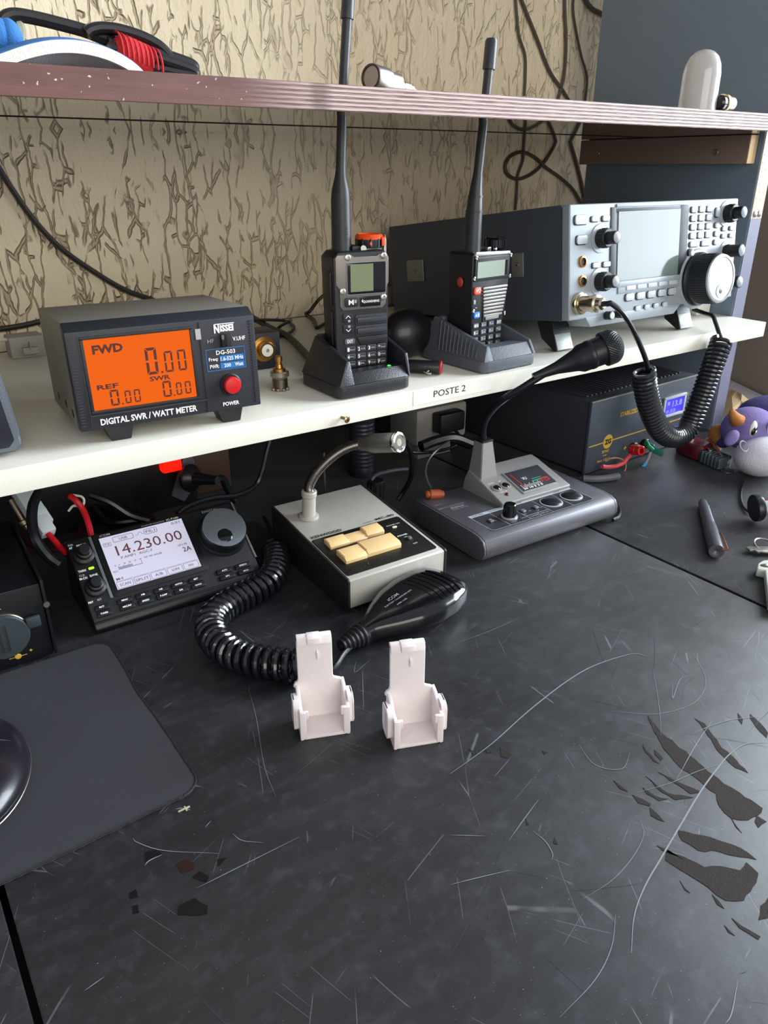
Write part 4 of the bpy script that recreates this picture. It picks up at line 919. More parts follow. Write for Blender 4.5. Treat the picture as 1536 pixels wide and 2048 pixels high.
# silver connector lying on the shelf
a = at(742, 166, y=.615); b = at(858, 188, y=.66); a.z = UZ + .0105; 
sc2 = thing('metal_plug', 'silver coaxial plug with dark open end lying on the upper shelf', 'plug', (a.x, a.y, UZ), 0); 
d_ = Vector((.078, .026, -.0065)).normalized()
g = G(); g.lathe([(.0100, 0), (.0105, .001), (.0105, .020), (.0098, .0205)], (0, 0, .0106), d_, K('plug_nickel', '#a39a92', .35, 1.), 32); g.lathe([(.0088, .0205), (.0088, .037), (.0080, .038)], (0, 0, .0106), d_, MATS['plug_nickel'], 28); g.lathe([(.0045, .038), (.0045, .046), (.0050, .0465), (.0050, .056), (.0040, .0565), (.004, .061), (.0022, .062), (.0020, .0675), (0, .0680)], (0, 0, .0100), d_, MATS['plug_nickel'], 20)
g.build('barrel', sc2)
g = G(); g.lathe([(.0100, .0002), (.0102, -.0006), (.0085, -.001), (.0080, .006), (.0055, .006), (.0055, .0005), (.0045, .0003), (0, .0045)], (0, 0, .0106), d_, K('dark_ring', '#3a1f1c', .35), 32); g.build('open_end', sc2, 'dark reddish open end')
# translucent domed cover and gold-edged plug
c_ = at(1400, 200, y=.625)
g = G(); fr = K('frosted_white', '#c2beba', .22, coat=.8, alpha=.82)
g.lathe([(.0215, 0), (.0218, .004), (.0216, .040), (.0200, .0500), (.0165, .0580), (.0110, .0630), (.005, .0652), (0, .0655)], (c_.x - .004, .625, UZ + .0003), (0, 0, 1), fr, 40)
tag(centre(g.build('domed_cover')), 'glossy white domed cover standing on the upper shelf', 'cover')
c_ = at(1440, 205, y=.606)
gp = thing('coax_plug', 'short nickel coax plug lying beside the white domed cover', 'plug', (c_.x, .606, UZ), 0)
g = G(); d_ = Vector((1, .10, 0)).normalized(); g.lathe([(.0095, .0), (.0100, .0008), (.0100, .0060), (.0088, .0065)], (.003, 0, .0103), d_, K('pale_brass', '#cbb98c', .3, 1.), 30); g.lathe([(.0080, .0065), (.0080, .0225), (.0070, .0235), (0, .0235)], (.003, 0, .0100), d_, K('plug_nickel'), 28); g.build('barrel', gp)
g = G(); g.lathe([(0, -.010), (.006, -.0095), (.0085, -.006), (.0088, 0)], (.003, 0, .0100), d_, K('clear_black', '#15181c', .1), 26); g.build('cap_end', gp, 'dark end')
RX = lambda a: Matrix.Rotation(a, 4, 'X')
def TZ(g, s, m, x0, x1, y0, y1, z=.0002, bold=.0): g.text(s, m, (x0 * mm, y0 * mm, z), (1, 0, 0), (0, 1, 0), w=(x1 - x0) * mm, h=(y1 - y0) * mm, bold=bold)
def BZ(g, x0, x1, y0, y1, z0, z1, m, bev=0., seg=2): g.box(x0 * mm, y0 * mm, z0 * mm, x1 * mm, y1 * mm, z1 * mm, m, bev * mm, seg)
def RZ(g, x0, x1, y0, y1, r, z0, z1, m, bev=0., n=4): g.prism(rr(x0 * mm, y0 * mm, x1 * mm, y1 * mm, r * mm, n), 'z', z0 * mm, z1 * mm, m, bev * mm)
def ringz(g, x0, x1, y0, y1, t, z0, z1, m):
    BZ(g, x0, x1, y0, y0 + t, z0, z1, m); BZ(g, x0, x1, y1 - t, y1, z0, z1, m); BZ(g, x0, x0 + t, y0 + t, y1 - t, z0, z1, m); BZ(g, x1 - t, x1, y0 + t, y1 - t, z0, z1, m)
def rline(g, x0, x1, y0, y1, r, t, z, m, n=5):
    o = rr(x0 * mm, y0 * mm, x1 * mm, y1 * mm, r * mm, n); i = rr((x0 + t) * mm, (y0 + t) * mm, (x1 - t) * mm, (y1 - t) * mm, max(.01, r - t) * mm, n); k = len(o)
    vs = [(p[0], p[1], z * mm) for p in o] + [(p[0], p[1], z * mm) for p in i]
    g.raw(vs, [(a_, (a_ + 1) % k, k + (a_ + 1) % k, k + a_) for a_ in range(k)], m)
# ================================================================ transceiver control head (left)
i7 = thing('radio_control_head', 'black sloping radio control head with white display reading 14.230.00', 'radio control head', (.1164, .6119, 0), -.0115)
TILT = .676; F7 = Matrix.Translation((0, 0, .012)) @ RX(TILT)
hb = K('head_black', '#101113', .38, bump=.2, bscale=1300)
g = G(); q = .0850
g.prism([(0, .0004), (-.003, .006), (0, .012), (q * math.cos(TILT), .012 + q * math.sin(TILT)), (q * math.cos(TILT) + .006, .012 + q * math.sin(TILT) - .002), (.085, .0004)], 'x', 0, .165, hb, .0022, 3); g.build('housing', i7)
def gf7(): g = G(); g.M = F7.copy(); return g
g = gf7(); RZ(g, 24, 116, 19, 84, 3, -.3, 1.0, hb, .5); BZ(g, 20.6, 23.2, 19, 84, 0, 1.2, K('grey_strip', '#70757a', .35, .4), .3); BZ(g, 164, 166, 18, 84, -.5, .9, MATS['grey_strip'], .3); BZ(g, 1, 164, -1.2, .8, -.6, .6, hb, .5); g.build('bezel', i7)
g = gf7(); BZ(g, 29, 109.6, 24.6, 79.6, .9, 1.25, K('lcd_white', '#7d7d8c', .4, emit=.60, ecol='#e4e2f6')); dsp = g.build('display', i7, 'lit white display')
g = gf7(); ink = K('lcd_ink', '#4a4258', .5); ink2 = K('lcd_brown', '#5a2f34', .6, emit=.06, ecol='#a06060'); Z = .00130
for s_, x0, x1 in (('14.230.00', 40, 103.5),): TZ(g, s_, ink2, x0, x1, 57.5, 68, Z, .0)
TZ(g, 'USB', ink, 46.5, 54, 73.2, 76, Z); rline(g, 40.5, 60, 71.8, 77.6, 1.6, .4, 1.3, ink); TZ(g, 'FIL1', ink, 72.2, 81, 73.4, 76.2, Z); rline(g, 70.5, 83, 72, 77.8, 1.6, .4, 1.3, ink)
g.tube([F7.inverted() @ (F7 @ Vector(p)) for p in ((.062, .0738, Z), (.0645, .0738, Z), (.0655, .076, Z), (.0675, .076, Z), (.0685, .0738, Z), (.070, .0738, Z))], .0002, ink, 4)
TZ(g, 'TX', ink, 31.6, 37, 70.4, 72.6, Z); rline(g, 30.8, 38, 69.6, 73.4, .4, .3, 1.3, ink); TZ(g, '0:01', ink, 98, 106.4, 75.2, 78, Z)
TZ(g, 'P.AMP1  AGC-F', ink, 42, 72, 53.4, 56, Z); TZ(g, 'VFOB', ink, 95.5, 105, 50.6, 52.8, Z); TZ(g, '2A', ink2, 99, 107.4, 43.8, 48.8, Z, .01)
TZ(g, 'S 1  3  5  7  9', ink, 33.6, 59, 47.6, 49.2, Z); TZ(g, '20 40 60dB', ink, 61.6, 79, 48.2, 50, Z); TZ(g, 'ALC', ink, 30.6, 35.6, 41.8, 43.6, Z)
BZ(g, 36.5, 58.6, 43.6, 44, 1.25, 1.32, ink); BZ(g, 58.2, 58.6, 43.6, 47, 1.25, 1.32, ink)
for k in range(14): BZ(g, 36.6 + k * .95, 37.1 + k * .95, 44.2, 46.2 if k % 5 else 47, 1.25, 1.32, ink)
TZ(g, 'M-1', ink2, 31, 37, 33.6, 35.8, Z, .04)
BZ(g, 29.6, 109, 32.6, 32.8, 1.25, 1.3, ink)
for k, s_ in enumerate(('SCAN', 'SPLIT', 'A/B', 'V/M', 'MW')):
    x = 29.8 + k * 15.9; rline(g, x, x + 14.8, 25, 32, 1.4, .35, 1.3, ink); TZ(g, s_, ink, x + 7.4 - len(s_) * 1.25, x + 7.4 + len(s_) * 1.25, 27, 29.8, Z)
g.build('display_figures', dsp, smooth=False)
g = gf7(); Z = .0002
g.M = F7.copy()
TZ(g, 'iCOM', lgrey, 30.5, 40, 80.6, 83, .0012, .01); TZ(g, 'HF/VHF/UHF TRANSCEIVER', lgrey, 70, 93, 80.8, 82, .0012); TZ(g, 'IC-7100', white, 95, 107, 80.6, 82.6, .0012); TZ(g, 'DIGITAL', lgrey, 132, 149, 79.6, 82, Z, .01)
TZ(g, 'PWR', lgrey, 1.6, 6.2, 79.6, 81.6, Z, .03); TZ(g, 'AF', white, 1.6, 4.6, 76.6, 78.8, Z, .03); TZ(g, 'RF/SQL', white, 8.6, 17.4, 77.2, 79.4, Z, .03)
TZ(g, 'TX/RX', white, 2.4, 9.6, 51.4, 53.6, Z, .03); TZ(g, 'CLR', lgrey, 2, 7, 47.2, 49.2, Z, .03); TZ(g, 'M-CH', white, 1.4, 8, 43.8, 46.2, Z, .03); TZ(g, 'BANK', white, 10.6, 18, 44.4, 46.8, Z, .03)
TZ(g, 'PBT', white, 1.6, 6, 19.4, 21.4, Z, .03); TZ(g, 'RIT', lgrey, 9.6, 13.4, 19.8, 21.8, Z, .03)
g.build('printed_text', i7, 'white printed lettering', smooth=False)
g = gf7(); RZ(g, 11.6, 16.6, 51.8, 54, .9, 0, .8, K('lime_led', '#8fe02a', .3, emit=1.6, ecol='#8dff20'), .2); g.build('status_lamp', i7, 'lime green lamp')
for y in (66.5, 33.0):
    g = gf7(); g.lathe([(.0094, 0), (.0094, .0045), (.0084, .0055), (.0068, .006), (.0066, .0105), (.0054, .0112), (.0053, .0155), (.0044, .0165), (0, .0166)], (.0115, y * mm, 0), (0, 0, 1), blk, 32); g.build('control_knob', i7)
g = gf7(); g.lathe([(.0245, 0), (.0235, .002), (.0225, .003), (.0222, .014), (.0215, .0158)], (.1415, .0515, 0), (0, 0, 1), K('knob_rubber', '#15171b', .4), 56)
for i in range(70):
    a_ = i * math.pi / 35; g.cyl((.1415 + .0222 * math.cos(a_), .0515 + .0222 * math.sin(a_), .004), (0, 0, 1), .0004, .009, MATS['knob_rubber'], 4)
dk_ = g.build('tuning_dial', i7)
g = gf7(); g.lathe([(.0216, .0155), (.0213, .0166), (.0202, .0168)], (.1415, .0515, 0), (0, 0, 1), K('dial_rim', '#8d949c', .25, .8), 56); g.lathe([(.0202, .0167), (.0200, .0163), (0, .0163)], (.1415, .0515, 0), (0, 0, 1), K('spun_dark', '#1b1d22', .3, .25, var=.15, vscale=300), 56); g.build('dial_face', dk_, 'dark spun metal face')
g = gf7(); g.sph((.1385, .0425, .0163), (.0078, .0078, .0018), blk2, 28, 12); g.build('finger_dimple', dk_, 'glossy black finger dimple')
def key7(x, y, s_, w_=13.6):
    g = gf7(); BZ(g, x, x + w_, y - 2.4, y + 2.6, .0, 2.4, hb, .6); TZ(g, s_, white, x + w_ / 2 - len(s_) * .55 - .6, x + w_ / 2 + len(s_) * .55 + .6, y - .6, y + 1.1, .00245, .03); g.build('key', i7)
for k, (a_, b_) in enumerate((('MENU', 'MIC/RF'), ('NB', 'SPEED'), ('NR', 'P.AMP'), ('NOTCH', 'DR'), ('SET', 'QUICK'))): key7(24.5 + 17 * k, 12.6, a_); key7(24.8 + 17 * k, 6.2, b_)
for k, (a_, b_) in enumerate((('RIT', 'TUNER'),)): key7(4.6, 12.4, a_, 12.6); key7(4.8, 6, b_, 12.6)
for k, (a_, b_) in enumerate((('AUTO', 'XFC'), ('SPEECH', 'MPAD'))): key7(121 + 19.5 * k, 12.8, a_, 15.6); key7(121.6 + 19.5 * k, 6.2, b_, 15.6)

# ================================================================ desk microphone, silver wedge
ke = thing('desk_microphone', 'silver wedge desk microphone with cream push bars and bent steel gooseneck', 'microphone', (.3195, .5117, 0), -.027)
ks = K('kenwood_silver', '#b9b6ac', .42, .25, bump=.15, bscale=900, var=.06, vscale=90, speck=('#eeece4', 700, .74)); kside = K('dark_side', '#2c2b29', .45, .3)
KW, KD = .1142, .1567; KT = .107; FK = Matrix.Translation((0, 0, .003)) @ RX(KT) @ Matrix.Translation((0, 0, .0327))
g = G(); zb_ = .0355 + KD * math.sin(KT)
prof = [(.004, .0025), (.0, .006), (-.0005, .0345), (.0015, .0358), (KD - .0015, zb_), (KD, zb_ - .0015), (KD, .0025)]
g.prism(prof, 'x', .0025, KW - .0025, ks, .0009); g.build('case', ke)
for x0, x1 in ((0, .0025), (KW - .0025, KW)):
    g = G(); g.prism([(a_ - .0006 if i < 4 else a_, b_ + (.0006 if i in (3, 4) else 0)) for i, (a_, b_) in enumerate(prof)], 'x', x0, x1, kside, .0007); g.build('side_cheek', ke, 'dark side cheek')
for fx in (.012, .092):
    for fy in (.010, .135):
        g = G(); g.cyl((fx + .005, fy + .005, 0), (0, 0, 1), .006, .0032, rub, 18); g.build('foot', ke)
def gk(): g = G(); g.M = FK.copy(); return g
g = gk(); RZ(g, 3.4, 107.8, 9.5, 79.6, 3, 0, .5, K('panel_black', '#16140f', .4, bump=.1, bscale=900, var=.1, vscale=200, speck=('#8d8878', 620, .72)), .1)
pnl = g.build('control_panel', ke, 'black control panel')
g = gk(); TZ(g, 'POWER ON', white, 85, 101, 66, 67.8, .0006); TZ(g, 'POWER', white, 84, 96, 44, 46.2, .0006, .03); TZ(g, 'ON', white, 89, 93, 40, 41.6, .0006); TZ(g, 'OFF', white, 90, 95.5, 25.6, 27.4, .0006); TZ(g, 'DOWN', lgrey, 18, 30, 71, 72.8, .0006); TZ(g, 'UP', lgrey, 62, 67, 73.4, 75, .0006); TZ(g, 'LOCK', lgrey, 20, 30, 46.4, 48, .0006); TZ(g, 'P.T.T', lgrey, 54, 63, 49, 50.8, .0006)
g.build('panel_lettering', pnl, smooth=False)
g = gk(); TZ(g, 'KENWOOD', K('engraved_dark', '#2f2d29', .5), 6, 41, 81.6, 86, .0003, .03); TZ(g, 'MC-80', MATS['engraved_dark'], 83, 106, 82.8, 86.6, .0003, .03); TZ(g, 'MODEL', MATS['engraved_dark'], 67, 79.5, 82.8, 84.4, .0002); g.build('case_lettering', ke, 'dark lettering', smooth=False)
crm = K('cream_key', '#e0bd86', .4, var=.03, vscale=60)
def bar(x0, x1, y0, y1, z=6.5, part='push_bar'):
    z *= .8
    g = gk(); g.prism([(y0 * mm, 0), (y1 * mm, 0), (y1 * mm, z * mm), ((y0 + 3.4) * mm, z * mm), (y0 * mm, (z - 2.2) * mm)], 'x', x0 * mm, x1 * mm, crm, .0003); BZ(g, x0 + .8, x0 + 2.2, y0 + 4, y1 - 1, z - .2, z + .5, crm, .3); return g.build(part, ke, 'cream push bar')
bar(12.5, 34, 55.6, 69.6); bar(34.2, 55, 55.8, 69, 5.0); bar(55, 75.5, 56.4, 71, 7.6)
bar(12.5, 36.5, 26.5, 45.5, 7.4); bar(37.2, 76, 27, 47.5, 8.2)
g = gk(); RZ(g, 89, 94.5, 60.6, 63.6, 1.4, .4, 1.2, K('pale_lamp', '#d6d6b8', .3, emit=.15), .3); g.build('power_lamp', ke, 'pale oval lamp')
g = gk(); RZ(g, 90, 94.5, 29.5, 38.5, 1.2, .4, .7, edge); BZ(g, 90.6, 94, 34, 38, .6, 3.2, K('toggle_grey', '#9b9a98', .3, .6), .6); g.build('power_switch', ke)
po = Vector((.0245, .1225, 0))
g = gk(); g.lathe([(.0105, 0), (.0105, .0018), (.0092, .0028), (.0072, .0034), (.0070, .024), (.0080, .0255), (.0080, .030), (.0070, .031), (.0055, .0312)], po, (0, 0, 1), ks, 32); g.build('post', ke)
Kl = mloc(ke); pb = Kl @ FK @ Vector((po.x, po.y, .029)); Ki = Kl.inverted()
gy = pb.y
gp_ = [pb, at(619, 970, y=gy), at(632, 946, y=gy - .004), at(655, 921, y=gy - .010), at(682, 901, y=gy - .016), at(706, 891, y=gy - .021), at(722, 888, y=gy - .025)]
P_ = [Ki @ p for p in spline(gp_, 14)]
g = G(); g.tube(P_, .0045, K('neck_steel', '#77746f', .28, 1.), 16)
helix(P_, .0046, .00075, 62, MATS['neck_steel'], g, 6); g.build('gooseneck', ke)
h0 = gp_[-1]; hd_ = (at(800, 884, y=h0.y - .045) - h0); HL = hd_.length; hd_.normalize()
hs = K('mic_grey_metal', '#86847f', .36, .7, bump=.1, bscale=900)
g = G(); hl = Ki @ h0; g.lathe([(.0052, -.004), (.0058, 0), (.0064, .002), (.0092, .016), (.0098, .018), (.0098, HL - .004)], hl, hd_, hs, 36); g.build('capsule', ke)
g = G(); g.lathe([(.0100, HL - .004), (.0105, HL - .003), (.0105, HL - .0005), (.0098, HL + .0006), (.0078, HL + .0009), (.0072, HL + .0001)], hl, hd_, chrome, 36)
g.build('chrome_ring', ke, 'chrome ring at the tip'); g = G(); g.lathe([(.0073, HL - .001), (.0072, HL + .0000), (0, HL + .0002)], hl, hd_, K('grille_beige', '#b3ab9a', .6, bump=1., bscale=2500), 24); g.build('grille', ke, 'beige grille')

# ================================================================ base-station microphone, grey
adn = thing('base_microphone', 'grey rounded desktop microphone base with VU meter, knob and black gooseneck mic', 'microphone', (.4858, .5087, 0), -.0325)
ag = K('mic_grey', '#66666b', .34, .4, bump=.2, bscale=1300, var=.04, vscale=60); ag2 = K('riser_grey', '#8f8d8a', .45, .2, bump=.2, bscale=1300)
AW, AD = .2005, .123
g = G()
pr = [(.012, .0025), (.003, .0055), (-.0008, .012), (-.0008, .020), (.003, .027), (.010, .0305), (.020, .0318), (AD, .0318), (AD, .0025)]
g.prism(pr, 'x', .0022, AW - .0022, ag, .0012, 2); g.build('base', adn)
for x0, x1, c_ in ((-.0005, .0022, ag), (AW - .0022, AW + .0015, K('end_cap_silver', '#b9bdc2', .3, .5))):
    g = G(); g.prism([(a_ * .996 + .0003, b_ * .97 + .0004) for a_, b_ in pr], 'x', x0, x1, ag, .0009); g.build('end_cap', adn)
for fx in (.02, .17):
    for fy in (.02, .105): g = G(); g.cyl((fx, fy, 0), (0, 0, 1), .007, .003, rub, 18); g.build('foot', adn)
AZ = .0318
# riser with sloping face
rp = [(.051, AZ - .001), (.049, AZ + .0045), (.104, AZ + .0215), (.116, AZ + .024), (.120, AZ + .012), (.121, AZ - .001)]
g = G(); b_ = bmesh.new()
lo_ = [b_.verts.new((.066 + max(0, (z - AZ)) * .15, y, z)) for y, z in rp]; hi_ = [b_.verts.new((.1745 - max(0, (z - AZ)) * .15, y, z)) for y, z in rp]
b_.faces.new(lo_[::-1]); b_.faces.new(hi_)
for i in range(len(rp)): b_.faces.new((lo_[i], lo_[(i + 1) % 6], hi_[(i + 1) % 6], hi_[i]))
bmesh.ops.recalc_face_normals(b_, faces=b_.faces); bmesh.ops.bevel(b_, geom=[e for e in b_.edges if e.calc_face_angle(0) > .3], offset=.0022, segments=3, profile=.6, affect='EDGES', clamp_overlap=True)
g.bm(b_, ag2); rs = g.build('riser', adn, 'lighter grey sloping riser')
RT = math.atan2(.017, .055); FR = Matrix.Translation((0, .049, AZ + .0047)) @ RX(RT)
def gr(): g = G(); g.M = FR.copy(); return g
g = gr(); RZ(g, 103, 160, 6, 47, 1.2, .0, 1.3, K('meter_clear_rim', '#a8a9a9', .2, .4), .4); vm = g.build('vu_meter', adn)
g = gr(); BZ(g, 105, 158, 9, 45, 1.2, 1.6, K('meter_dark', '#3b3d42', .18, coat=.6), .2); g.build('meter_window', vm, 'dark meter window')
g = gr(); TZ(g, 'VU', white, 119, 126, 26, 31, .0017, .01); g.tube([(.1125, .013, .0018), (.1095, .040, .0018)], .0006, K('red_needle', '#d0352b', .4, emit=.1), 6)
for i in range(14): BZ(g, 109 + i * 2.2, 109.5 + i * 2.2, 14, 18 if i % 3 else 20, 1.6, 1.75, white)
TZ(g, '20 10 5 3 0', white, 108, 138, 10.6, 13.6, .0017, .03); BZ(g, 129, 143, 20.5, 22, 1.6, 1.75, K('green_mark', '#2f9a74', .5)); BZ(g, 131, 146, 24.4, 25.2, 1.6, 1.75, MATS['green_mark']); TZ(g, '0 1 2 3+', K('red_mark', '#c1352f', .5), 140, 154, 15, 20, .0017, .05); BZ(g, 140, 154, 20.8, 22.4, 1.6, 1.75, MATS['red_mark'])
g.build('meter_scale', vm, 'white, green and red scale with red needle', smooth=False)
for x, y in ((79, 27), (92.5, 27)):
    g = gr(); g.lathe([(.0062, .0), (.0060, .0012), (.0050, .0014), (.0048, .0004)], (x * mm, y * mm, .0), (0, 0, 1), ag2, 28); g.sph((x * mm, y * mm, .0004), (.0047, .0047, .0018), blk2, 24, 12); g.build('push_button', adn, 'black push button')
g = gr(); g.sph((.0835, .0130, .0004), (.0024, .0024, .0014), K('dark_red_lamp', '#5d1014', .15), 16, 10); g.build('lamp', adn, 'dark red lamp')
g = gr(); TZ(g, 'DOWN', white, 73.6, 82, 35, 37, .0002); TZ(g, 'UP', white, 89, 93, 35.2, 37.2, .0002); TZ(g, 'ON AIR', white, 78, 88, 17.4, 19, .0002); g.build('riser_lettering', adn, smooth=False)
def ga(): g = G(); g.M = Matrix.Translation((0, 0, AZ)); return g
g = ga(); lp = K('panel_line', '#a9acb2', .45)
rline(g, 19.5, 173, 10.5, 49.5, 4, .6, .08, lp); BZ(g, 19.5, 173, 47, 52.5, 0, .1, K('panel_band', '#b6bac2', .4))
RZ(g, 20.2, 172.4, 11.2, 47, 3.5, 0, .05, K('panel_dark', '#333338', .4))
for x in (45, 74, 107.5, 139.5): BZ(g, x, x + .6, 11 if x != 74 else 11, 47, .05, .12, lp)
BZ(g, 74, 107, 18.5, 19.1, .05, .12, lp); BZ(g, 90, 90.6, 11, 19, .05, .12, lp)
TZ(g, 'OUT SELE', ink, 23, 39, 48.6, 51, .00015); TZ(g, 'MASTER LEVEL', ink, 46, 68, 48.6, 51, .00015); TZ(g, 'MODE', ink, 84, 96, 48.6, 51, .00015); TZ(g, 'LOCK', ink, 146, 156, 48.6, 51, .00015)
TZ(g, 'MIN', lp, 50, 56, 14, 16, .00015); TZ(g, 'MAX', lp, 66, 72, 16, 18, .00015); TZ(g, 'COMPRE', lp, 75.4, 88.4, 13, 16, .00015); TZ(g, 'MEMORY', lp, 92, 105, 13, 16, .00015); TZ(g, 'ON', lp, 85.4, 88.6, 26, 28, .00015); TZ(g, 'OFF', lp, 102, 106.4, 26, 28, .00015); TZ(g, 'B', lp, 37, 39, 27, 29, .00015)
TZ(g, 'DESK TOP MICROPHONE', lgrey, 4, 40, 84, 87, .0001); BZ(g, 18, 36, 79, 82.5, 0, .06, lgrey); TZ(g, 'ADONIS', ink, 19, 35, 79.6, 82, .0001, .02); TZ(g, 'MODEL AM-708', lgrey, 16, 38, 74.6, 76.8, .0001); TZ(g, 'OUT A', lgrey, 7, 17, 95, 97, .0001)
g.build('control_markings', adn, 'pale control outlines and lettering', smooth=False)
for x, y in ((32.8, 29.2), (79.7, 29.3), (98.3, 28.9)):
    g = ga(); BZ(g, x - 3.6, x + 3.6, y - 3.4, y + 4.4, .05, .3, edge); BZ(g, x - 2.6, x + 2.0, y - 2.6, y + 2.6, .2, 2.6, K('slide_silver', '#b8babc', .25, .7), .6); g.build('slide_switch', adn)
g = ga(); g.lathe([(.0092, 0), (.0092, .0012), (.0082, .0018)], (.0574, .0275, 0), (0, 0, 1), K('end_cap_silver'), 36); g.lathe([(.0076, .001), (.0072, .003), (.0066, .0150), (.0058, .0160), (0, .0161)], (.0574, .0275, 0), (0, 0, 1), blk2, 36)
for i in range(24):
    a_ = i * math.pi / 12; g.tube([(.0574 + .0073 * math.cos(a_), .0275 + .0073 * math.sin(a_), .003), (.0574 + .0067 * math.cos(a_), .0275 + .0067 * math.sin(a_), .014)], .00035, blk2, 4)
g.build('level_knob', adn, 'black knob on silver ring')
for x in (123.5, 155.5):
    g = ga(); g.lathe([(.0132, 0), (.0134, .0008), (.0126, .0012)], (x * mm, .0305, 0), (0, 0, 1), lp, 40); g.sph((x * mm, .0305, .0004), (.0124, .0124, .0034), K('pad_black', '#1d1d21', .35), 32, 14); g.build('press_key', adn, 'round black press key')
# post, gooseneck and microphone head
g = G(); b_ = bmesh.new()
bt_ = [(.070, .092), (.0985, .092), (.0985, .119), (.070, .119)]; tp_ = [(.0745, .098), (.0900, .098), (.0900, .113), (.0745, .113)]
lo_ = [b_.verts.new((*p, AZ + .004)) for p in bt_]; hi_ = [b_.verts.new((*p, .0935)) for p in tp_]
b_.faces.new(lo_[::-1]); b_.faces.new(hi_)
for i in range(4): b_.faces.new((lo_[i], lo_[(i + 1) % 4], hi_[(i + 1) % 4], hi_[i]))
bmesh.ops.recalc_face_normals(b_, faces=b_.faces); bmesh.ops.bevel(b_, geom=b_.edges[:], offset=.0009, segments=2, affect='EDGES'); g.bm(b_, ag2)
g.box(.0742, .0975, .0925, .0903, .1135, .0950, blk, .0006); g.build('post', adn, 'lighter grey tapered post')
Al = mloc(adn); Ai = Al.inverted(); gb = Al @ Vector((.0822, .1055, .095)); y0 = gb.y
gp_ = [gb, at(966, 860, y=y0), at(972, 838, y=y0 - .008), at(988, 815, y=y0 - .022), at(1012, 795, y=y0 - .037), at(1045, 775, y=y0 - .048), at(1080, 753, y=y0 - .056), at(1108, 735, y=y0 - .061)]
P_ = [Ai @ p for p in spline(gp_, 14)]; g = G(); g.tube(P_, .0034, blk, 14); helix(P_, .0035, .0006, 105, K('neck_black', '#25272b', .3, .5), g, 5); g.build('gooseneck', adn)
h0 = at(1098, 742, y=y0 - .060); h1 = at(1216, 694, y=y0 - .088); hd_ = h1 - h0; HL = hd_.length; hd_.normalize(); hl = Ai @ h0
g = G(); bl = K('mic_black', '#15171b', .38)
g.lathe([(.0042, -.018), (.0052, -.004), (.0065, .008), (.0118, .030), (.0150, .036), (.0152, .044), (.0158, .045), (.0158, .049), (.0152, .050), (.0155, .060), (.0176, .066), (.0182, .070), (.0182, HL - .006)], hl, hd_, bl, 40); g.build('microphone_body', adn)
g = G(); mesh_m = K('mic_mesh', '#55585c', .35, .8)
c0 = hl + hd_ * (HL - .006); r_ = .0182
g.lathe([(r_, -.001)] + [(r_ * math.cos(t), .008 + .0125 * math.sin(t)) for t in [k * math.pi / 20 for k in range(10)]] + [(.0006, .0205)], c0, hd_, K('mic_foam', '#1c1d1f', .8), 40)
u_ = hd_.orthogonal().normalized(); v_ = hd_.cross(u_)
def sp_(al, s_):   # point on the head: azimuth al, arc parameter s_ in 0..1
    if s_ < .35: r, t = r_, s_ / .35 * .008
    else: a_ = (s_ - .35) / .65 * math.pi / 2; r, t = r_ * math.cos(a_), .008 + .0125 * math.sin(a_)
    return c0 + hd_ * t + (u_ * math.cos(al) + v_ * math.sin(al)) * (r + .0002)
for k in range(40):
    for sg in (1, -1): g.tube([sp_(2 * math.pi * k / 40 + sg * s_ * 1.1, s_) for s_ in [i / 12 * .96 for i in range(13)]], .00034, mesh_m, 4)
g.build('mesh_head', adn, 'steel mesh head')

# ================================================================ power supply under the shelf
ps = thing('power_supply', 'black stabilised power supply box with gold lettering and small blue display', 'power supply', (.7693, .623, 0), .035)
pc = K('psu_case', '#363b41', .5, .1, bump=.2, bscale=900, var=.05, vscale=30); pf = K('psu_front', '#454d55', .4, .1, bump=.15, bscale=1200); gold = K('gold_print', '#c9a23c', .45, .2)  # case and front greys lifted to include the bluish glare
g = G(); g.box(0, .0025, .0035, .2443, .240, .1016, pc, .001)
for i in range(24): g.box(.014 + i * .0092, .020, .1012, .0180 + i * .0092, .135, .1038, pc, .0006)
g.build('case', ps)
g = G(); g.box(-.0012, -.002, .002, .2455, .0025, .1028, pf, .0008); g.box(-.0012, -.0026, .1014, .2455, .0006, .1030, K('psu_rim', '#a9a79c', .3, .5), .0004); g.build('front_panel', ps)
for fx in (.015, .215):
    for fy in (.012, .21): g = G(); g.cyl((fx + .006, fy + .006, 0), (0, 0, 1), .008, .0036, rub, 16); g.build('foot', ps)
g = G(); 
def TP(s_, m_, x0, x1, z0, z1, bold=.0): T(g, s_, m_, x0, x1, z0, z1, -.0022, bold)
TP('STABILIZED POWER SUPPLY', gold, 62, 158, 71, 77.6, .03)
B(g, 2, 32, 39.6, 41.2, -2.2, -1.9, gold); B(g, 52, 242, 39.6, 41.2, -2.2, -1.9, gold)
g.lathe([(.0100, -.001), (.0100, .0002), (0, .0003)], (.042, -.002, .0402), (0, -1, 0), gold, 36)
TP('ZG', blk, 35, 49, 36.4, 44, .06); g.v[-1:]  # emblem letters
TP('ZETAGI', gold, 31, 46, 25, 28.6, .03); TP('Italy', gold, 34.6, 43, 19.6, 22.4, .03); TP('Mod. 1220-S', gold, 24, 50, 13, 16.4, .03); TP('+', gold, 80, 86.4, 19, 25, .05); TP('-', gold, 152, 158, 20, 21.4, .05); TP('V', gold, 218, 223, 74, 79, .05); TP('PC', gold, 150, 158, 66, 71, .03)
g.build('gold_lettering', ps, 'gold lettering, emblem and line', smooth=False)
g = G(); ring(g, 160, 214, 50, 81, 4, -5, -2, sil2, .6); dm = g.build('display_frame', ps, 'pale display frame')
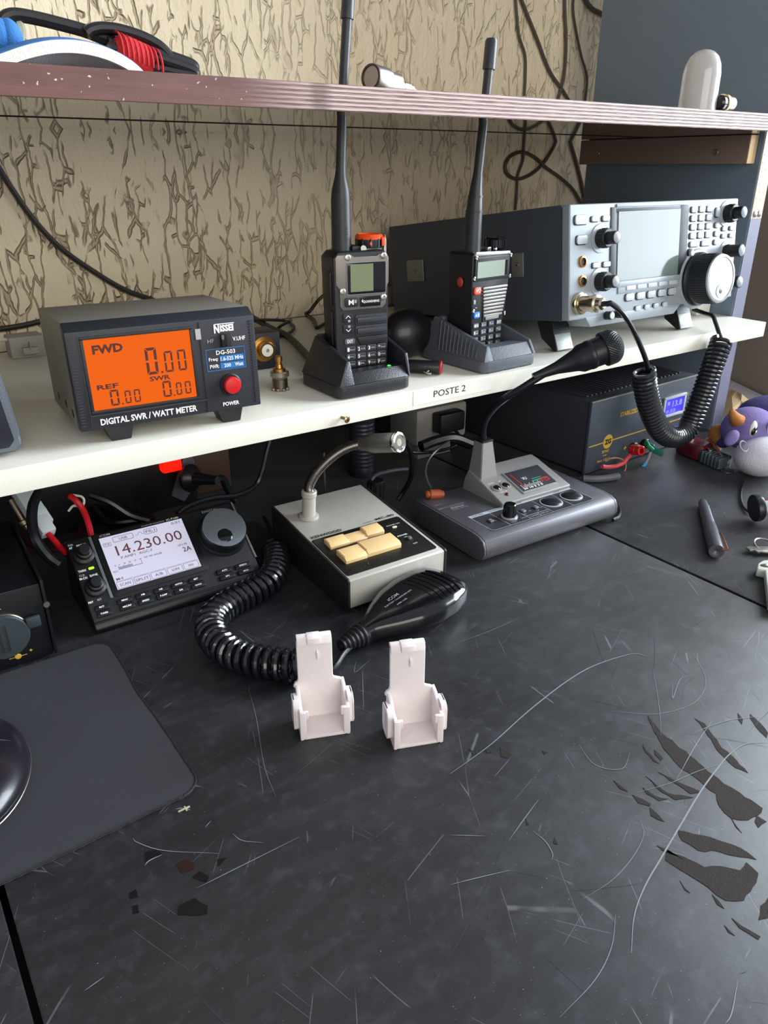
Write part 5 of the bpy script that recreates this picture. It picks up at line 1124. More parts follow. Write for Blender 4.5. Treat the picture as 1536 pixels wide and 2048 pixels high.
g = G(); B(g, 164, 210, 54, 77, -3.4, -2, K('blue_lcd', '#3f33c8', .3, emit=.9, ecol='#3a2cf0')); g.build('display', dm, 'blue lit display')
g = G(); dgb = K('lcd_pale_blue', '#8d90e8', .4, emit=.35); B(g, 170, 176, 68, 73, -3.6, -3.4, dgb); T(g, '13.8', dgb, 182, 206, 64, 73, -.0037, .03); T(g, '0.52', dgb, 168, 192, 56, 61, -.0037, .03); g.build('display_digits', dm, smooth=False)
for x, m_, n_ in ((112, redp, 'red'), (138.5, K('green_plastic', '#12895a', .35), 'green')):
    g = G(); g.cyl((x * mm - .012, -.002, .020), (0, -1, 0), .0075, .006, blk, 20, .001); g.cyl((x * mm - .012, -.008, .020), (0, -1, -.05), .0062 if n_ == 'red' else .003, .012, m_, 20, .001)
    g.build('binding_post', ps, n_ + ' binding post')
g = G(); B(g, 224, 240, 4, 24, -4, -2, blk, .8); B(g, 227, 238, 8, 20, -8, -3.6, K('red_rocker', '#c01820', .25, emit=.15), 1.2); g.build('power_switch', ps, 'red rocker switch')
# banana plugs, wires and earth clip in front of the power supply
def rod(pts, r, m, g, seg=12): g.tube(pts, r, m, seg)
y = .600
bp_ = thing('banana_plug', 'red banana plug with bent pink-red wire in front of the power supply', 'plug', (.86, .60, 0)); I_ = mloc(bp_).inverted()
g = G(); p0 = at(1262, 899, y=.605); p1 = at(1283, 902, y=.585); dd_ = (p1 - p0).normalized(); L_ = (p1 - p0).length; g.lathe([(.0050, 0), (.0068, .002), (.0068, L_ * .6), (.0062, L_ * .62), (.0062, L_), (.0036, L_ + .0003), (.0034, L_ * .6), (0, L_ * .6)], I_ @ p0, dd_, redp, 24); g.build('sleeve', bp_)
g = G(); rod(spline([I_ @ q for q in (at(1262, 908, y=.602), at(1254, 917, y=.605), at(1246, 926, y=.606), at(1232, 932, y=.606), at(1216, 934, y=.607), at(1204, 933, y=.608))], 6), .0030, K('pink_red_wire', '#d2505a', .35), g); g.build('wire', bp_, 'pink-red wire')
gp2 = thing('earth_clip', 'green clip with flat blade and light blue wire by the power supply', 'clip', (.90, .60, 0)); I_ = mloc(gp2).inverted()
gm = MATS['green_plastic']
g = G(); rod([I_ @ at(1292, 884, y=.606), I_ @ at(1297, 893, y=.598), I_ @ at(1306, 901, y=.592)], .0032, gm, g); q_ = [at(1302, 892, y=.597), at(1328, 901, y=.597), at(1322, 913, y=.597), at(1300, 903, y=.597)]
g.prism([((I_ @ v).x, (I_ @ v).z) for v in q_], 'y', -.004, -.0015, K('green_blade', '#1d5c4a', .4), .0003); g.build('clip_body', gp2)
bw = K('light_blue_wire', '#3f9fd0', .35)
g = G(); rod([I_ @ at(1301, 903, y=.597), I_ @ at(1297, 915, y=.597), I_ @ at(1291, 926, y=.598)], .0022, K('grey_heatshrink', '#8d8f98', .45), g); rod(spline([I_ @ q for q in (at(1292, 925, y=.598), at(1283, 936, y=.600), at(1270, 944, y=.602), at(1256, 949, y=.604), at(1243, 950, y=.606))], 6), .0030, bw, g); g.build('wire', gp2, 'light blue wire')
cable([at(1166, 957, z=.0045), at(1190, 958, z=.0045), at(1215, 956, z=.0045), at(1238, 952, z=.0055)], .0045, K('grey_sheath', '#5f6068', .45), 'grey sheathed cable lying along the front foot of the power supply')
cable([at(1240, 950, y=.60), at(1250, 940, y=.603), at(1251, 926, y=.605), at(1240, 917, y=.607), at(1222, 917, y=.609), at(1210, 923, y=.611)], .0012, K('brown_wire', '#9b6a55', .4), 'thin brown wire looping over the pink-red wire')
rc = thing('red_clip', 'small red plastic clip beyond the coiled cord by the power supply', 'clip', (1.0, .60, 0)); I_ = mloc(rc).inverted()
g = G(); q_ = [at(1358, 876, y=.597), at(1376, 861, y=.597), at(1382, 868, y=.597), at(1378, 874, y=.597)]; g.prism([((I_ @ v).x, (I_ @ v).z) for v in q_], 'y', -.010, -.002, redp, .001); g.build('jaw', rc)
# ================================================================ hand microphone with coiled cord
A0 = Vector((.300, .462, 0)); yawm = .17
hm = thing('hand_microphone', 'glossy black hand microphone lying on the desk before the silver microphone', 'microphone', (A0.x, A0.y, 0), yawm)
hmk = K('hand_mic_black', '#0e0f12', .17, coat=.4)
g = G(); secs = [(0, .0075, .008, .011), (.012, .0105, .009, .012), (.03, .021, .011, .0135), (.05, .0300, .0125, .0145), (.072, .0345, .0135, .0155), (.092, .0340, .0140, .0160), (.108, .0300, .0135, .0160), (.116, .0250, .0110, .0155), (.1185, .019, .007, .0150)]
n_ = 40; vs = []; fs = []
def sup(a, e=.62): c_, s_ = math.cos(a), math.sin(a); return math.copysign(abs(c_) ** e, c_), math.copysign(abs(s_) ** e, s_)
S2 = []
for k in range(len(secs) - 1):
    for j in range(4):
        t = j / 4; S2.append([secs[k][i] * (1 - t) + secs[k + 1][i] * t for i in range(4)])
S2.append(secs[-1])
for x, w_, h_, zc_ in S2:
    for i in range(n_):
        c_, s_ = sup(2 * math.pi * i / n_); vs.append((x, w_ * c_, zc_ + h_ * s_))
for k in range(len(S2) - 1):
    for i in range(n_): j = (i + 1) % n_; fs.append((k * n_ + i, k * n_ + j, (k + 1) * n_ + j, (k + 1) * n_ + i))
fs += [tuple(range(n_))[::-1], tuple((len(S2) - 1) * n_ + i for i in range(n_))]
g.raw(vs, fs, hmk); g.build('body', hm)
def htop(x, y_):
    for k in range(len(secs) - 1):
        if secs[k][0] <= x <= secs[k + 1][0]:
            t = (x - secs[k][0]) / (secs[k + 1][0] - secs[k][0]); w_, h_, zc_ = [secs[k][i] * (1 - t) + secs[k + 1][i] * t for i in (1, 2, 3)]; break
    else: _, w_, h_, zc_ = secs[-2]
    return zc_ + h_ * max(0, 1 - min(1, abs(y_) / w_) ** 3.226) ** .31
g = G()
for i in range(6):
    x = .068 + i * .0062; ys = [-.027 + k * .0036 for k in range(13)]
    g.tube([(x + .010 * (1 - ((yy + .005) / .03) ** 2) * .5, yy, htop(x, yy) - .0001) for yy in ys], .0008, K('slot_black', '#020203', .7, spec=.1), 6)
g.build('speech_slots', hm)
g = G()
for s_, x, y_, w_, h_ in (('iCOM', .040, .004, .013, .0038), ('ELECTRET CONDENSER MIC', .030, -.0012, .034, .0018), ('HM-103', .041, -.0060, .012, .002)): g.text(s_, lgrey, (x, y_, htop(x + w_ * .5, y_) + .0002), (1, 0, (htop(x + w_, y_) - htop(x, y_)) / w_), (0, 1, 0), w=w_, h=h_, bold=.01)
g.build('printed_text', hm, 'white printed lettering', smooth=False)
g = G(); cone = []
for i in range(6): r_ = .0052 + i * .00095; cone += [(r_, i * .0042), (r_ + .0008, i * .0042 + .0006), (r_ + .0008, i * .0042 + .0024), (r_ - .0004, i * .0042 + .003)]
cone.append((.0105, .0262)); g.lathe(cone, (-.0225, 0, .011), (1, 0, 0), rub, 28); g.build('strain_relief', hm)
hs_ = (mloc(hm) @ Vector((-.022, 0, .011)))
cc = thing('spiral_cable', 'black glossy coiled cord curving on the desk around the radio control head', 'cord', (.22, .52, 0)); Ic = mloc(cc).inverted()
g = G(); g.tube([Ic @ p for p in spline([hs_ + Vector((-.0012, 0, 0)), at(708, 1286, z=.0095), at(688, 1306, z=.008), at(672, 1330, z=.006), at(655, 1345, z=.004), at(630, 1345, z=.005), at(606, 1335, z=.010)], 8)], .0026, rub, 10); g.build('lead', cc)
hp = [at(612, 1332, z=.0152), at(585, 1332, z=.015), at(548, 1328, z=.015), at(505, 1320, z=.015), at(465, 1306, z=.015), at(437, 1286, z=.015), at(422, 1262, z=.015), at(426, 1238, z=.015), at(446, 1216, z=.015), at(476, 1197, z=.015), at(510, 1180, z=.015), at(536, 1164, z=.015), at(550, 1143, z=.015), at(553, 1120, z=.015), at(549, 1100, z=.015)]
g = G(); helix([Ic @ p for p in spline(hp, 10)], .0112, .0033, 35, K('coil_gloss', '#121318', .2, coat=.5), g, 9); g.build('coil', cc)
g = G(); g.tube([Ic @ p for p in spline([at(549, 1100, z=.015), at(544, 1080, z=.008), at(538, 1055, z=.005), at(528, 1035, z=.005)], 8)], .0026, rub, 8); g.build('tail', cc)

# ================================================================ two white printed brackets
wp = K('white_pla', '#e4dad8', .45, bump=.12, bscale=400)
def framep(g, o, i, x0, x1, m, bev):
    """flat frame: outer outline minus inner outline (y, z), between x0 and x1"""
    b = bmesh.new(); k = len(o); R = [[b.verts.new((x, p[0], p[1])) for p in q] for x in (x0, x1) for q in (o, i)]
    for j in range(k):
        n = (j + 1) % k
        b.faces.new((R[0][j], R[0][n], R[1][n], R[1][j])); b.faces.new((R[2][j], R[3][j], R[3][n], R[2][n])); b.faces.new((R[0][j], R[2][j], R[2][n], R[0][n])); b.faces.new((R[1][j], R[1][n], R[3][n], R[3][j]))
    bmesh.ops.recalc_face_normals(b, faces=b.faces)
    if bev: bmesh.ops.bevel(b, geom=[e for e in b.edges if e.calc_face_angle(0) > 1.], offset=bev, segments=2, profile=.6, affect='EDGES', clamp_overlap=True)
    g.bm(b, m)
def bracket():
    t = thing('holder_clip', '', 'clip')
    W_, D_, TH = .0335, .0235, .0026
    g = G()
    # tray floor, back plate with shoulders and tall tongue
    g.prism(rr(-.0005, -.0005, W_ + .0005, D_ + .002, .003, 4), 'z', 0, .0026, wp, .0008)
    back = [(-.001, 0), (W_ + .001, 0), (W_ + .001, .031), (W_ - .001, .0335), (W_ - .0035, .0345), (.0275, .0355), (.0268, .0375), (.0268, .0700), (.0255, .0722), (.0020, .0722), (.0008, .0700), (.0008, .0375), (.0, .0352), (-.0015, .0345), (-.003, .0315), (-.001, .029)]
    g.prism(back, 'y', D_ - .0016, D_ + .0014, wp, .0009, 3)
    g.prism([(D_ - .0030, .0672), (D_ - .0012, .0694), (D_ + .0030, .0708), (D_ + .0046, .0695), (D_ + .0046, .0730), (D_ + .0020, .0742), (D_ - .0012, .0732)], 'x', .0012, .0266, wp, .0009, 2)
    g.prism([(D_ - .0042, .0678), (D_ - .0015, .0712), (D_ + .0040, .0722), (D_ + .0040, .0742), (D_ - .0005, .0746), (D_ - .0035, .0725)], 'x', .0085, .0182, wp, .0008, 2)
    g.prism([(D_ - .0012, .0520), (D_ - .0030, .0560), (D_ - .0034, .0600), (D_ - .0012, .0625)], 'x', .0150, .0161, wp, .0002)
    body = g.build('back_and_tray', t)
    for s_ in (0, 1):
        g = G(); X = lambda v: v if not s_ else W_ - v
        side = [(-.0008, .0), (D_ + .001, 0), (D_ + .001, .0335), (.0165, .0325), (.012, .0300), (.0075, .0262), (.0040, .0262), (.0002, .0252), (-.0010, .0225)]
        x0, x1 = sorted((X(-.0016), X(.0012))); g.prism(side, 'x', x0, x1, wp, .0008, 2)
        # front lip turned inwards
        x0, x1 = sorted((X(-.0016), X(.0032))); g.prism([(x0, .0012), (x1, .0012), (x1 if not s_ else x1, .0250), (x0, .0250)], 'y', -.0014, .0014, wp, .0008)
        x0, x1 = sorted((X(.0005), X(.0050))); g.box(x0, -.0010, .0185, x1, .0016, .0252, wp, .0009)
        # outer loop with slot
        a2, b2 = sorted((X(-.0054), X(-.0034))); a3, b3 = sorted((X(-.0050), X(-.0010)))
        o_r = rr(.0030, .0050, .0206, .0303, .0058, 6)
        framep(g, o_r, rr(.0100, .0095, .0124, .0255, .0011, 6), a2, b2, wp, .0006); framep(g, o_r, rr(.0050, .0070, .0186, .0283, .0044, 6), a3, b3, wp, 0)
        g.build('side_loop', t)
    return t
bk = bracket(); bk.location = (.2004, .3873, 0); bk.rotation_euler = (0, 0, -.392)
bk['label'] = 'white plastic holder clip standing nearer the coiled cord, left of its twin'; bk['group'] = 'white plastic holder clips'
b2 = bk.copy(); COL.objects.link(b2)
for ch in list(bk.children):
    c_ = ch.copy(); COL.objects.link(c_); c_.parent = b2
b2.location = (.2502, .3405, 0); b2.rotation_euler = (0, 0, -.385)
b2['label'] = 'white plastic holder clip standing further right and nearer the camera than its twin'

# ================================================================ mouse mat and mouse
pad = K('mat_cloth', '#2f3034', .8, bump=.25, bscale=2600, var=.14, vscale=22)
g = G(); pts = rr(-.22, .3865 - .002, .1215, .5952, .013, 6)
def rough(ps_):
    out = []; r2 = random.Random(5)
    for i, p in enumerate(ps_):
        q_ = ps_[(i + 1) % len(ps_)]; L = math.dist(p, q_); k = max(1, int(L / .003))
        for j in range(k):
            t = j / k; x, y_ = p[0] + (q_[0] - p[0]) * t, p[1] + (q_[1] - p[1]) * t
            if y_ < .4: y_ += (x - .12) * .03 + r2.uniform(-.0005, .0005)
            elif x > .11: x += r2.uniform(-.00025, .00025) - .002 * math.exp(-((y_ - .505) / .03) ** 2)
            out.append((x, y_))
    return out
out = rough(pts)
g.prism(out, 'z', .0001, .0022, pad); mo = centre(g.build('mouse_mat', smooth=False)); tag(mo, 'worn black cloth mouse mat with frayed edges lying on the desk', 'mouse mat')
g = G(); e_ = [Vector((x, y_, .0021)) - mo.location for x, y_ in out if x > -.2]; g.tube(e_, .0007, K('mat_stitch', '#1a1a1c', .8), 5); g.build('stitched_edge', mo)
ms = thing('computer_mouse', 'glossy black computer mouse with bright rim on the mouse mat', 'mouse', (-.006, .470, .0023), -.25)
g = G(); g.M = Matrix(); g.sph((0, 0, .012), (.038, .058, .018), K('mouse_gloss', '#15131a', .3, coat=.1), 48, 24)
vs = [(x, y_, max(z, 0.0003)) for x, y_, z in g.v]; g.v = vs; g.build('shell', ms)
g = G(); ringp = [Vector((.0384 * math.cos(t), .0585 * math.sin(t),   .0085)) for t in [k * math.pi / 32 for k in range(64)]]; g.tube(ringp, .0005, steel, 8, True); g.build('chrome_rim', ms, 'bright chrome rim')
g = G(); g.tube([Vector((-.036 * math.cos(t), .012, .012 + .0178 * math.sin(t))) for t in [k * math.pi / 20 for k in range(2, 19)]], .0004, K('seam_grey', '#4a4a50', .4), 5); g.build('seam', ms)

# ================================================================ black box with lighter-socket cap, far left
lx = .0815
bb = thing('socket_power_box', 'black metal box with capped cigarette-lighter socket beside the mouse mat', 'power supply', (lx - .20, .606, 0), -.03)
g = G(); g.box(0, 0, .003, .197, .145, .0715, K('box_black', '#101114', .38, .2, bump=.1, bscale=900), .0012)
g.build('case', bb); g = G(); g.box(.1975, -.0015, .0035, .200, .14, .0745, K('box_flange', '#1c1e22', .25, .4), .0006); g.cyl((.199, -.001, .052), (0, -1, 0), .0025, .002, steel, 12); g.build('side_flange', bb)
for fx in (.02, .17):
    for fy in (.01, .12): g = G(); g.cyl((fx, fy, 0), (0, 0, 1), .006, .0034, rub, 14); g.build('foot', bb)
g = G(); T(g, 'MAX 10A', lgrey, 142, 166, 57.5, 60.5, -.0005); T(g, '+', K('gold_print'), 179, 181.5, 12, 14.5, -.0005, .03); g.lathe([(.0026, .0002), (.0016, .0004)], (.170, 0, .0105), (0, -1, 0), MATS['gold_print'], 20); B(g, 163, 177, 10.2, 10.6, -.5, -.2, MATS['gold_print']); g.build('printed_text', bb, smooth=False)
g = G(); g.lathe([(.0200, 0), (.0200, .0024), (.0195, .003)], (.163, 0, .034), (0, -1, 0), K('tarnished', '#7d7263', .35, .9), 40); cs = g.build('socket_rim', bb, 'thin brass rim')
g = G(); capm = K('cap_rubber', '#2b3337', .5, bump=.1, bscale=900); g.lathe([(.0190, 0), (.0196, .0045), (.0186, .0065), (0, .0072)], (.163, 0, .034), (0, -1, 0), capm, 40); g.box(.181, -.0062, .036, .192, -.0025, .046, capm, .0015)
for k in (-1, 0, 1): g.box(.1608 + k * .0048, -.0080, .022, .1614 + k * .0048, -.0066, .046, capm, .0002)
g.build('socket_cap', bb, 'dark grey rubber cap')

# ================================================================ clutter behind, under the shelf
dkc = K('dark_cable', '#111216', .3)
cable([at(78, 985, y=.70), at(66, 1010, y=.69), at(64, 1045, y=.68), at(72, 1080, y=.67), at(95, 1112, y=.665), at(118, 1130, y=.66)], .0048, dkc, 'thick black cable hanging in front of the white connector under the shelf')
mc = thing('molex_connector', 'translucent white plastic connector with red wire behind the radio control head', 'connector', (.11, .72, .0)); I_ = mloc(mc).inverted()
mt = K('milky_plastic', '#c4cccd', .35, coat=.2)
p0, p1 = I_ @ at(45, 985, y=.74), I_ @ at(98, 1068, y=.70); ax_ = (p1 - p0).normalized()
g = G(); L_ = (p1 - p0).length
M_ = Matrix.Translation(p0) @ ax_.to_track_quat('Z', 'Y').to_matrix().to_4x4(); g.M = M_; g.box(-.0085, -.006, -.012, .0085, .006, L_ * .62, mt, .0012); g.box(-.007, -.0065, L_ * .5, .007, .0055, L_, mt, .002); g.box(.007, -.003, L_ * .45, .0100, .003, L_ * .78, mt, .0008); g.build('shell', mc)
g = G(); g.tube(spline([I_ @ at(95, 1066, y=.70), I_ @ at(106, 1078, y=.695), I_ @ at(120, 1094, y=.688), I_ @ at(132, 1105, y=.68)], 6), .0028, redw, 10); g.build('wire', mc, 'red wire')
cable([at(140, 992, y=.72), at(150, 1000, y=.715), at(165, 1018, y=.71), at(176, 1045, y=.70), at(184, 1078, y=.69)], .0030, redw, 'thick red wire curving down behind the radio control head')
cable([at(137, 1022, y=.72), at(146, 1012, y=.718), at(156, 1012, y=.716), at(166, 1010, y=.714), at(168, 1000, y=.714), at(162, 993, y=.716), at(146, 990, y=.72)], .0012, K('white_tie', '#c9c6bc', .4), 'white cable tie knotted around the red wire')
cable([at(88, 1032, z=.004), at(95, 1010, z=.004), at(125, 1016, z=.004), at(155, 1040, z=.004), at(158, 1070, z=.004), at(130, 1094, z=.004), at(92, 1100, z=.004), at(62, 1092, z=.004), at(45, 1070, z=.004)], .0022, K('dim_red_wire', '#5b0d14', .4), 'dim dark red wire curled on the desk behind the white connector')
bo = thing('metal_bolt', 'small brownish metal fastener beside the white connector at far left', 'bolt', (.05, .74, 0)); I_ = mloc(bo).inverted(); p0 = I_ @ at(46, 1040, y=.73); p1 = I_ @ at(58, 1060, y=.725)
g = G(); g.lathe([(.003, -.022), (.003, 0), (.0062, .001), (.0062, .005), (.0045, .006), (.0045, .010), (.002, .011)], p0, p1 - p0, K('tarnished', '#7d7263', .35, .9), 14); g.build('shank', bo)
for i in range(5):
    a_ = i * .012; cable([at(150 + i * 8, 985 + i * 6, z=.006 + a_ * .4), at(230 + i * 5, 1000 + i * 8, z=.006 + a_ * .4), at(295 + i * 4, 1030 + i * 4, z=.006 + a_ * .4), at(300 - i * 3, 1052 - i * 3, z=.006 + a_ * .4), at(250 - i * 8, 1060 - i * 4, z=.006 + a_ * .4), at(205 - i * 4, 1040 - i * 6, z=.006 + a_ * .4)], .0036, dkc, 'black cable looped in the dark bundle behind the radio control head', group='cables bundled behind the radio control head')
cable([at(180, 990, y=.75), at(220, 1005, y=.74), at(260, 1030, y=.73), at(300, 1042, y=.72)], .0040, dkc, 'black cable rising from the bundle to the dark back board')
# power strip with red lit switch and mains plug
pstr = thing('power_strip', 'dark multi-socket power strip with red glowing switch under the shelf', 'power strip', (.30, .86, 0), .0); I_ = mloc(pstr).inverted()
c_ = I_ @ at(337, 920, y=.84); c2_ = I_ @ at(372, 950, y=.84)
g = G(); zt_ = c_.z + .012; g.prism([(-.02, 0), (.05, 0), (.05, zt_ - .03), (.02, zt_), (-.02, zt_)], 'x', -.17, c2_.x + .012, K('strip_black', '#101114', .4), .003); g.build('housing', pstr)
g = G(); g.M = Matrix.Translation(c_) ; g.box(-.012, -.012, -.012, .012, .003, .014, K('glow_red', '#ff2010', .3, emit=1.2, ecol='#ff1408'), .003); g.build('lit_switch', pstr, 'red glowing switch')
g = G(); g.prism([(c2_.x - .022, c2_.z - .022), (c2_.x - .006, c2_.z - .034), (c2_.x + .012, c2_.z - .012), (c2_.x + .012, c2_.z + .02), (c2_.x + .002, c2_.z + .03)], 'y', -.022, -.016, K('strip_grey', '#4a4d54', .5), .002); g.build('socket_face', pstr, 'grey socket face')
mp_ = thing('mains_plug', 'round black mains plug pushed into the grey socket face under the shelf', 'plug', (.36, .82, 0)); I_ = mloc(mp_).inverted(); p0 = I_ @ at(378, 956, y=.822); p1 = I_ @ at(425, 960, y=.790); d_ = (p1 - p0).normalized()
g = G(); g.lathe([(.0165, 0), (.017, .003), (.0155, .006), (.008, .011), (.0065, .026), (.0055, .036), (.005, .044)], p0, d_, K('plug_black', '#1a1b1f', .35), 30); g.build('body', mp_)
g = G(); g.tube(spline([p1, I_ @ at(445, 958, y=.79), I_ @ at(452, 972, y=.79), I_ @ at(462, 990, y=.79), I_ @ at(470, 1003, y=.79)], 6), .0045, dkc, 10); g.build('cord', mp_)
g = G(); c_ = at(422, 934, y=.86); g.box(c_.x - .022, .86, .0005, c_.x + .026, .885, c_.z + .02, K('brown_block', '#4a3226', .6, var=.2, vscale=60), .002); tag(centre(g.build('wooden_block')), 'dark brown block behind the mains plug under the shelf', 'block')
cable([at(540, 880, y=.72), at(532, 910, y=.72), at(525, 940, y=.72), at(515, 965, y=.72), at(500, 980, y=.715), at(470, 992, y=.71), at(430, 996, y=.705), at(395, 1005, y=.70), at(370, 1016, y=.695), at(355, 1028, y=.69)], .0030, dkc, 'black cable arching from under the shelf down to the radio control head')
# small ribbed dark cylinder behind the silver microphone
c_ = at(728, 965, z=0); bx_, by_ = .46, .80
c_ = at(724, 905, y=.80)
tr = thing('ribbed_cylinder', 'dark ribbed cylinder standing behind the gooseneck of the silver microphone', 'cylinder', (c_.x, .80, 0))
g = G(); pr_ = [(.017, 0), (.0175, .002)]
for i in range(12): pr_ += [(.0175, .012 + i * .0055), (.0168, .0135 + i * .0055), (.0168, .0155 + i * .0055), (.0175, .017 + i * .0055)]
pr_ += [(.0175, .090), (.0165, .0915), (.0165, .140), (.015, .1425), (0, .143)]
g.lathe(pr_, (0, 0, 0), (0, 0, 1), K('dark_slate', '#23272f', .38), 30); g.build('barrel', tr)
c_ = at(752, 972, y=.715); bpj = thing('barrel_knob', 'small ribbed black knob just behind the silver microphone base', 'knob', (c_.x, .715, 0))
g = G(); g.cyl((0, 0, 0), (0, 0, 1), .0105, c_.z + .008, blk, 24, .001)
for i in range(12):
    a_ = i * math.pi / 6; g.cyl((.0105 * math.cos(a_), .0105 * math.sin(a_), .004), (0, 0, 1), .0011, c_.z, blk, 6)
g.build('cap', bpj)
# white adapter with black plug at the back, right of centre; shade put into its colour as grey
c_ = at(870, 845, y=.80); wa = thing('socket_outlet', 'white mains adapter block greyed by painted shade, with black plug at the dark back', 'adapter', (c_.x, .80, 0)); z_ = c_.z
g = G(); g.box(-.048, -.02, max(.002, z_ - .022), .042, .045, z_ + .03, K('shaded_white_plastic', '#8d8a84', .5), .006); g.box(-.03, 0, .0006, .03, .04, max(.004, z_ - .015), MATS['shaded_white_plastic'], .0005); g.build('block', wa)
g = G(); g.box(-.022, -.040, z_ - .004, .022, -.019, z_ + .024, blk, .004); g.build('plug', wa, 'black plug'); g = G(); g.tube(spline([(.004, -.035, z_ + .0), (.014, -.037, z_ - .012), (.010, -.038, z_ - .024), (-.012, -.036, z_ - .028), (-.045, -.034, z_ - .026), (-.07, -.034, z_ - .020)], 6), .0022, dkc, 8); g.build('cord', wa)
cable([at(812, 884, y=.62), at(822, 905, y=.63), at(824, 935, y=.64), at(820, 960, y=.65), at(806, 985, y=.66), at(796, 1000, y=.66)], .0030, dkc, 'thin black cable bowing down behind the silver microphone capsule')
cable([at(742, 960, y=.70), at(752, 950, y=.70), at(775, 943, y=.70), at(800, 939, y=.70), at(815, 938, y=.70)], .0024, K('grey_cable', '#3b3d42', .3), 'grey cable lying between the small ribbed knob and the bowing cable')
cable([at(648, 905, y=.70), at(648, 935, y=.70), at(649, 960, y=.70), at(650, 985, y=.70)], .0014, K('grey_cable'), 'thin grey vertical wire behind the bent gooseneck of the silver microphone')
cable([at(842, 893, y=.70), at(870, 882, y=.70), at(905, 876, y=.70), at(940, 888, y=.70)], .0070, dkc, 'thick black cable arching in front of the pale adapter block')
cable([at(899, 883, y=.66), at(876, 898, y=.66), at(858, 918, y=.655), at(851, 940, y=.65), at(855, 962, y=.645), at(862, 976, y=.64)], .0016, K('grey_cable'), 'thin grey wire curving down to the brown phono plug')
pp = at(870, 979, z=.042); ph = thing('phono_plug', 'small brown phono plug behind the grey desktop microphone base', 'plug', (pp.x, pp.y, 0)); g = G(); g.lathe([(.003, -.012), (.0045, -.010), (.0045, -.007), (.0058, -.0065), (.0058, .006), (.0045, .0065), (.0045, .010), (.003, .011)], (0, 0, .036), (.9, -.3, -.1), K('brown_plug', '#9a4a2c', .4), 20); g.cyl((0, 0, 0), (0, 0, 1), .003, .03, dkc, 10); g.build('shell', ph)
cable([at(1225, 1000, z=.003), at(1236, 1012, z=.003), at(1240, 1024, z=.003), at(1236, 1034, z=.003), at(1226, 1040, z=.003)], .0020, dkc, 'black cable end bulging out at the right of the grey desktop microphone')

# ================================================================ right side of the desk
# plush toy
pl_ = thing('plush_cow', 'lilac plush cow toy with white muzzle and tan horns by the upright panel', 'plush toy', (1.0, .50, 0), 0)
I_ = mloc(pl_).inverted(); lil = K('lilac_plush', '#7d6fa6', .95, bump=1., bscale=700, var=.1, vscale=60); lil2 = K('dark_lilac_plush', '#453c78', .95, bump=1., bscale=700); tan_ = K('tan_plush', '#b9793f', .9, bump=.9, bscale=700); wpl = K('white_plush', '#c9c7cf', .95, bump=1., bscale=600, var=.04, vscale=40)
mz = I_ @ at(1524, 912, z=.0265); mz.z = .0265
g = G(); hd0 = mz + Vector((.018, .036, .026)); g.sph(hd0, (.040, .034, .029), lil, 36, 22); g.build('head', pl_)
g = G(); g.sph(mz, (.043, .033, .0262), wpl, 40, 24); mzo = g.build('muzzle', pl_, 'white plush muzzle')
nl = I_ @ at(1489, 893, y=(mloc(pl_) @ mz).y - .0235)
g = G(); g.tube([nl + Vector((.0075 * math.cos(t), .001 - .003 * math.cos(t) * 0 + .004 * math.sin(t), .0055 * math.sin(t))) for t in [k * .33 for k in range(1, 18)]], .0010, K('nostril_grey', '#8f8b96', .9), 6); g.build('nostril', mzo)
yh = (mloc(pl_) @ hd0).y
g = G(); g.tube(spline([I_ @ at(1505, 842, y=yh), I_ @ at(1490, 846, y=yh), I_ @ at(1476, 842, y=yh), I_ @ at(1467, 830, y=yh), I_ @ at(1463, 819, y=yh)], 5), [.0115] * 4 + [.0112, .011, .0108, .0106, .0102, .0098, .0093, .0088, .0082, .0076, .0068, .006, .0054, .0048, .004, .003, .002], tan_, 20); g.build('horn', pl_, 'tan horn')
g = G(); hf = I_ @ at(1438, 868, y=.56); g.sph(hf, (.0140, .014, .0140), tan_, 26, 16); g.sph((hf.x + .004, hf.y + .01, .014), (.013, .014, .0138), tan_, 20, 12); g.build('hoof', pl_, 'tan rounded hoof')
g = G(); g.sph(I_ @ at(1456, 868, y=.55), (.013, .013, .022), lil2, 20, 14, Matrix.Rotation(.7, 4, 'Y')); g.build('leg', pl_)
g = G(); g.sph(I_ @ at(1463, 876, y=yh - .014), (.013, .008, .0078), lil, 22, 14, Matrix.Rotation(-.6, 4, 'Y')); g.build('ear', pl_)
g = G(); bz = (I_ @ at(1552, 832, y=.57)); g.sph(bz, (.058, .05, .030), lil2, 30, 18); g.sph((bz.x, bz.y, .030), (.062, .055, .030), lil2, 26, 16); g.build('back', pl_, 'dark violet back')
for px, py in ((1506, 857), (1542, 854)):
    e_ = I_ @ at(px, py, y=yh - .0325); g = G(); g.sph(e_, (.0078, .0035, .0105), K('eye_white', '#c9c7cd', .5), 24, 14); eo = g.build('eye', pl_); g = G(); g.sph(e_ + Vector((.000, -.0022, -.003)), (.0064, .0028, .0064), blk2, 20, 12); g.sph(e_ + Vector((.0, -.0048, -.003)), (.0015, .0008, .0015), white, 10, 8); g.build('pupil', eo, 'dark pupil with a highlight')
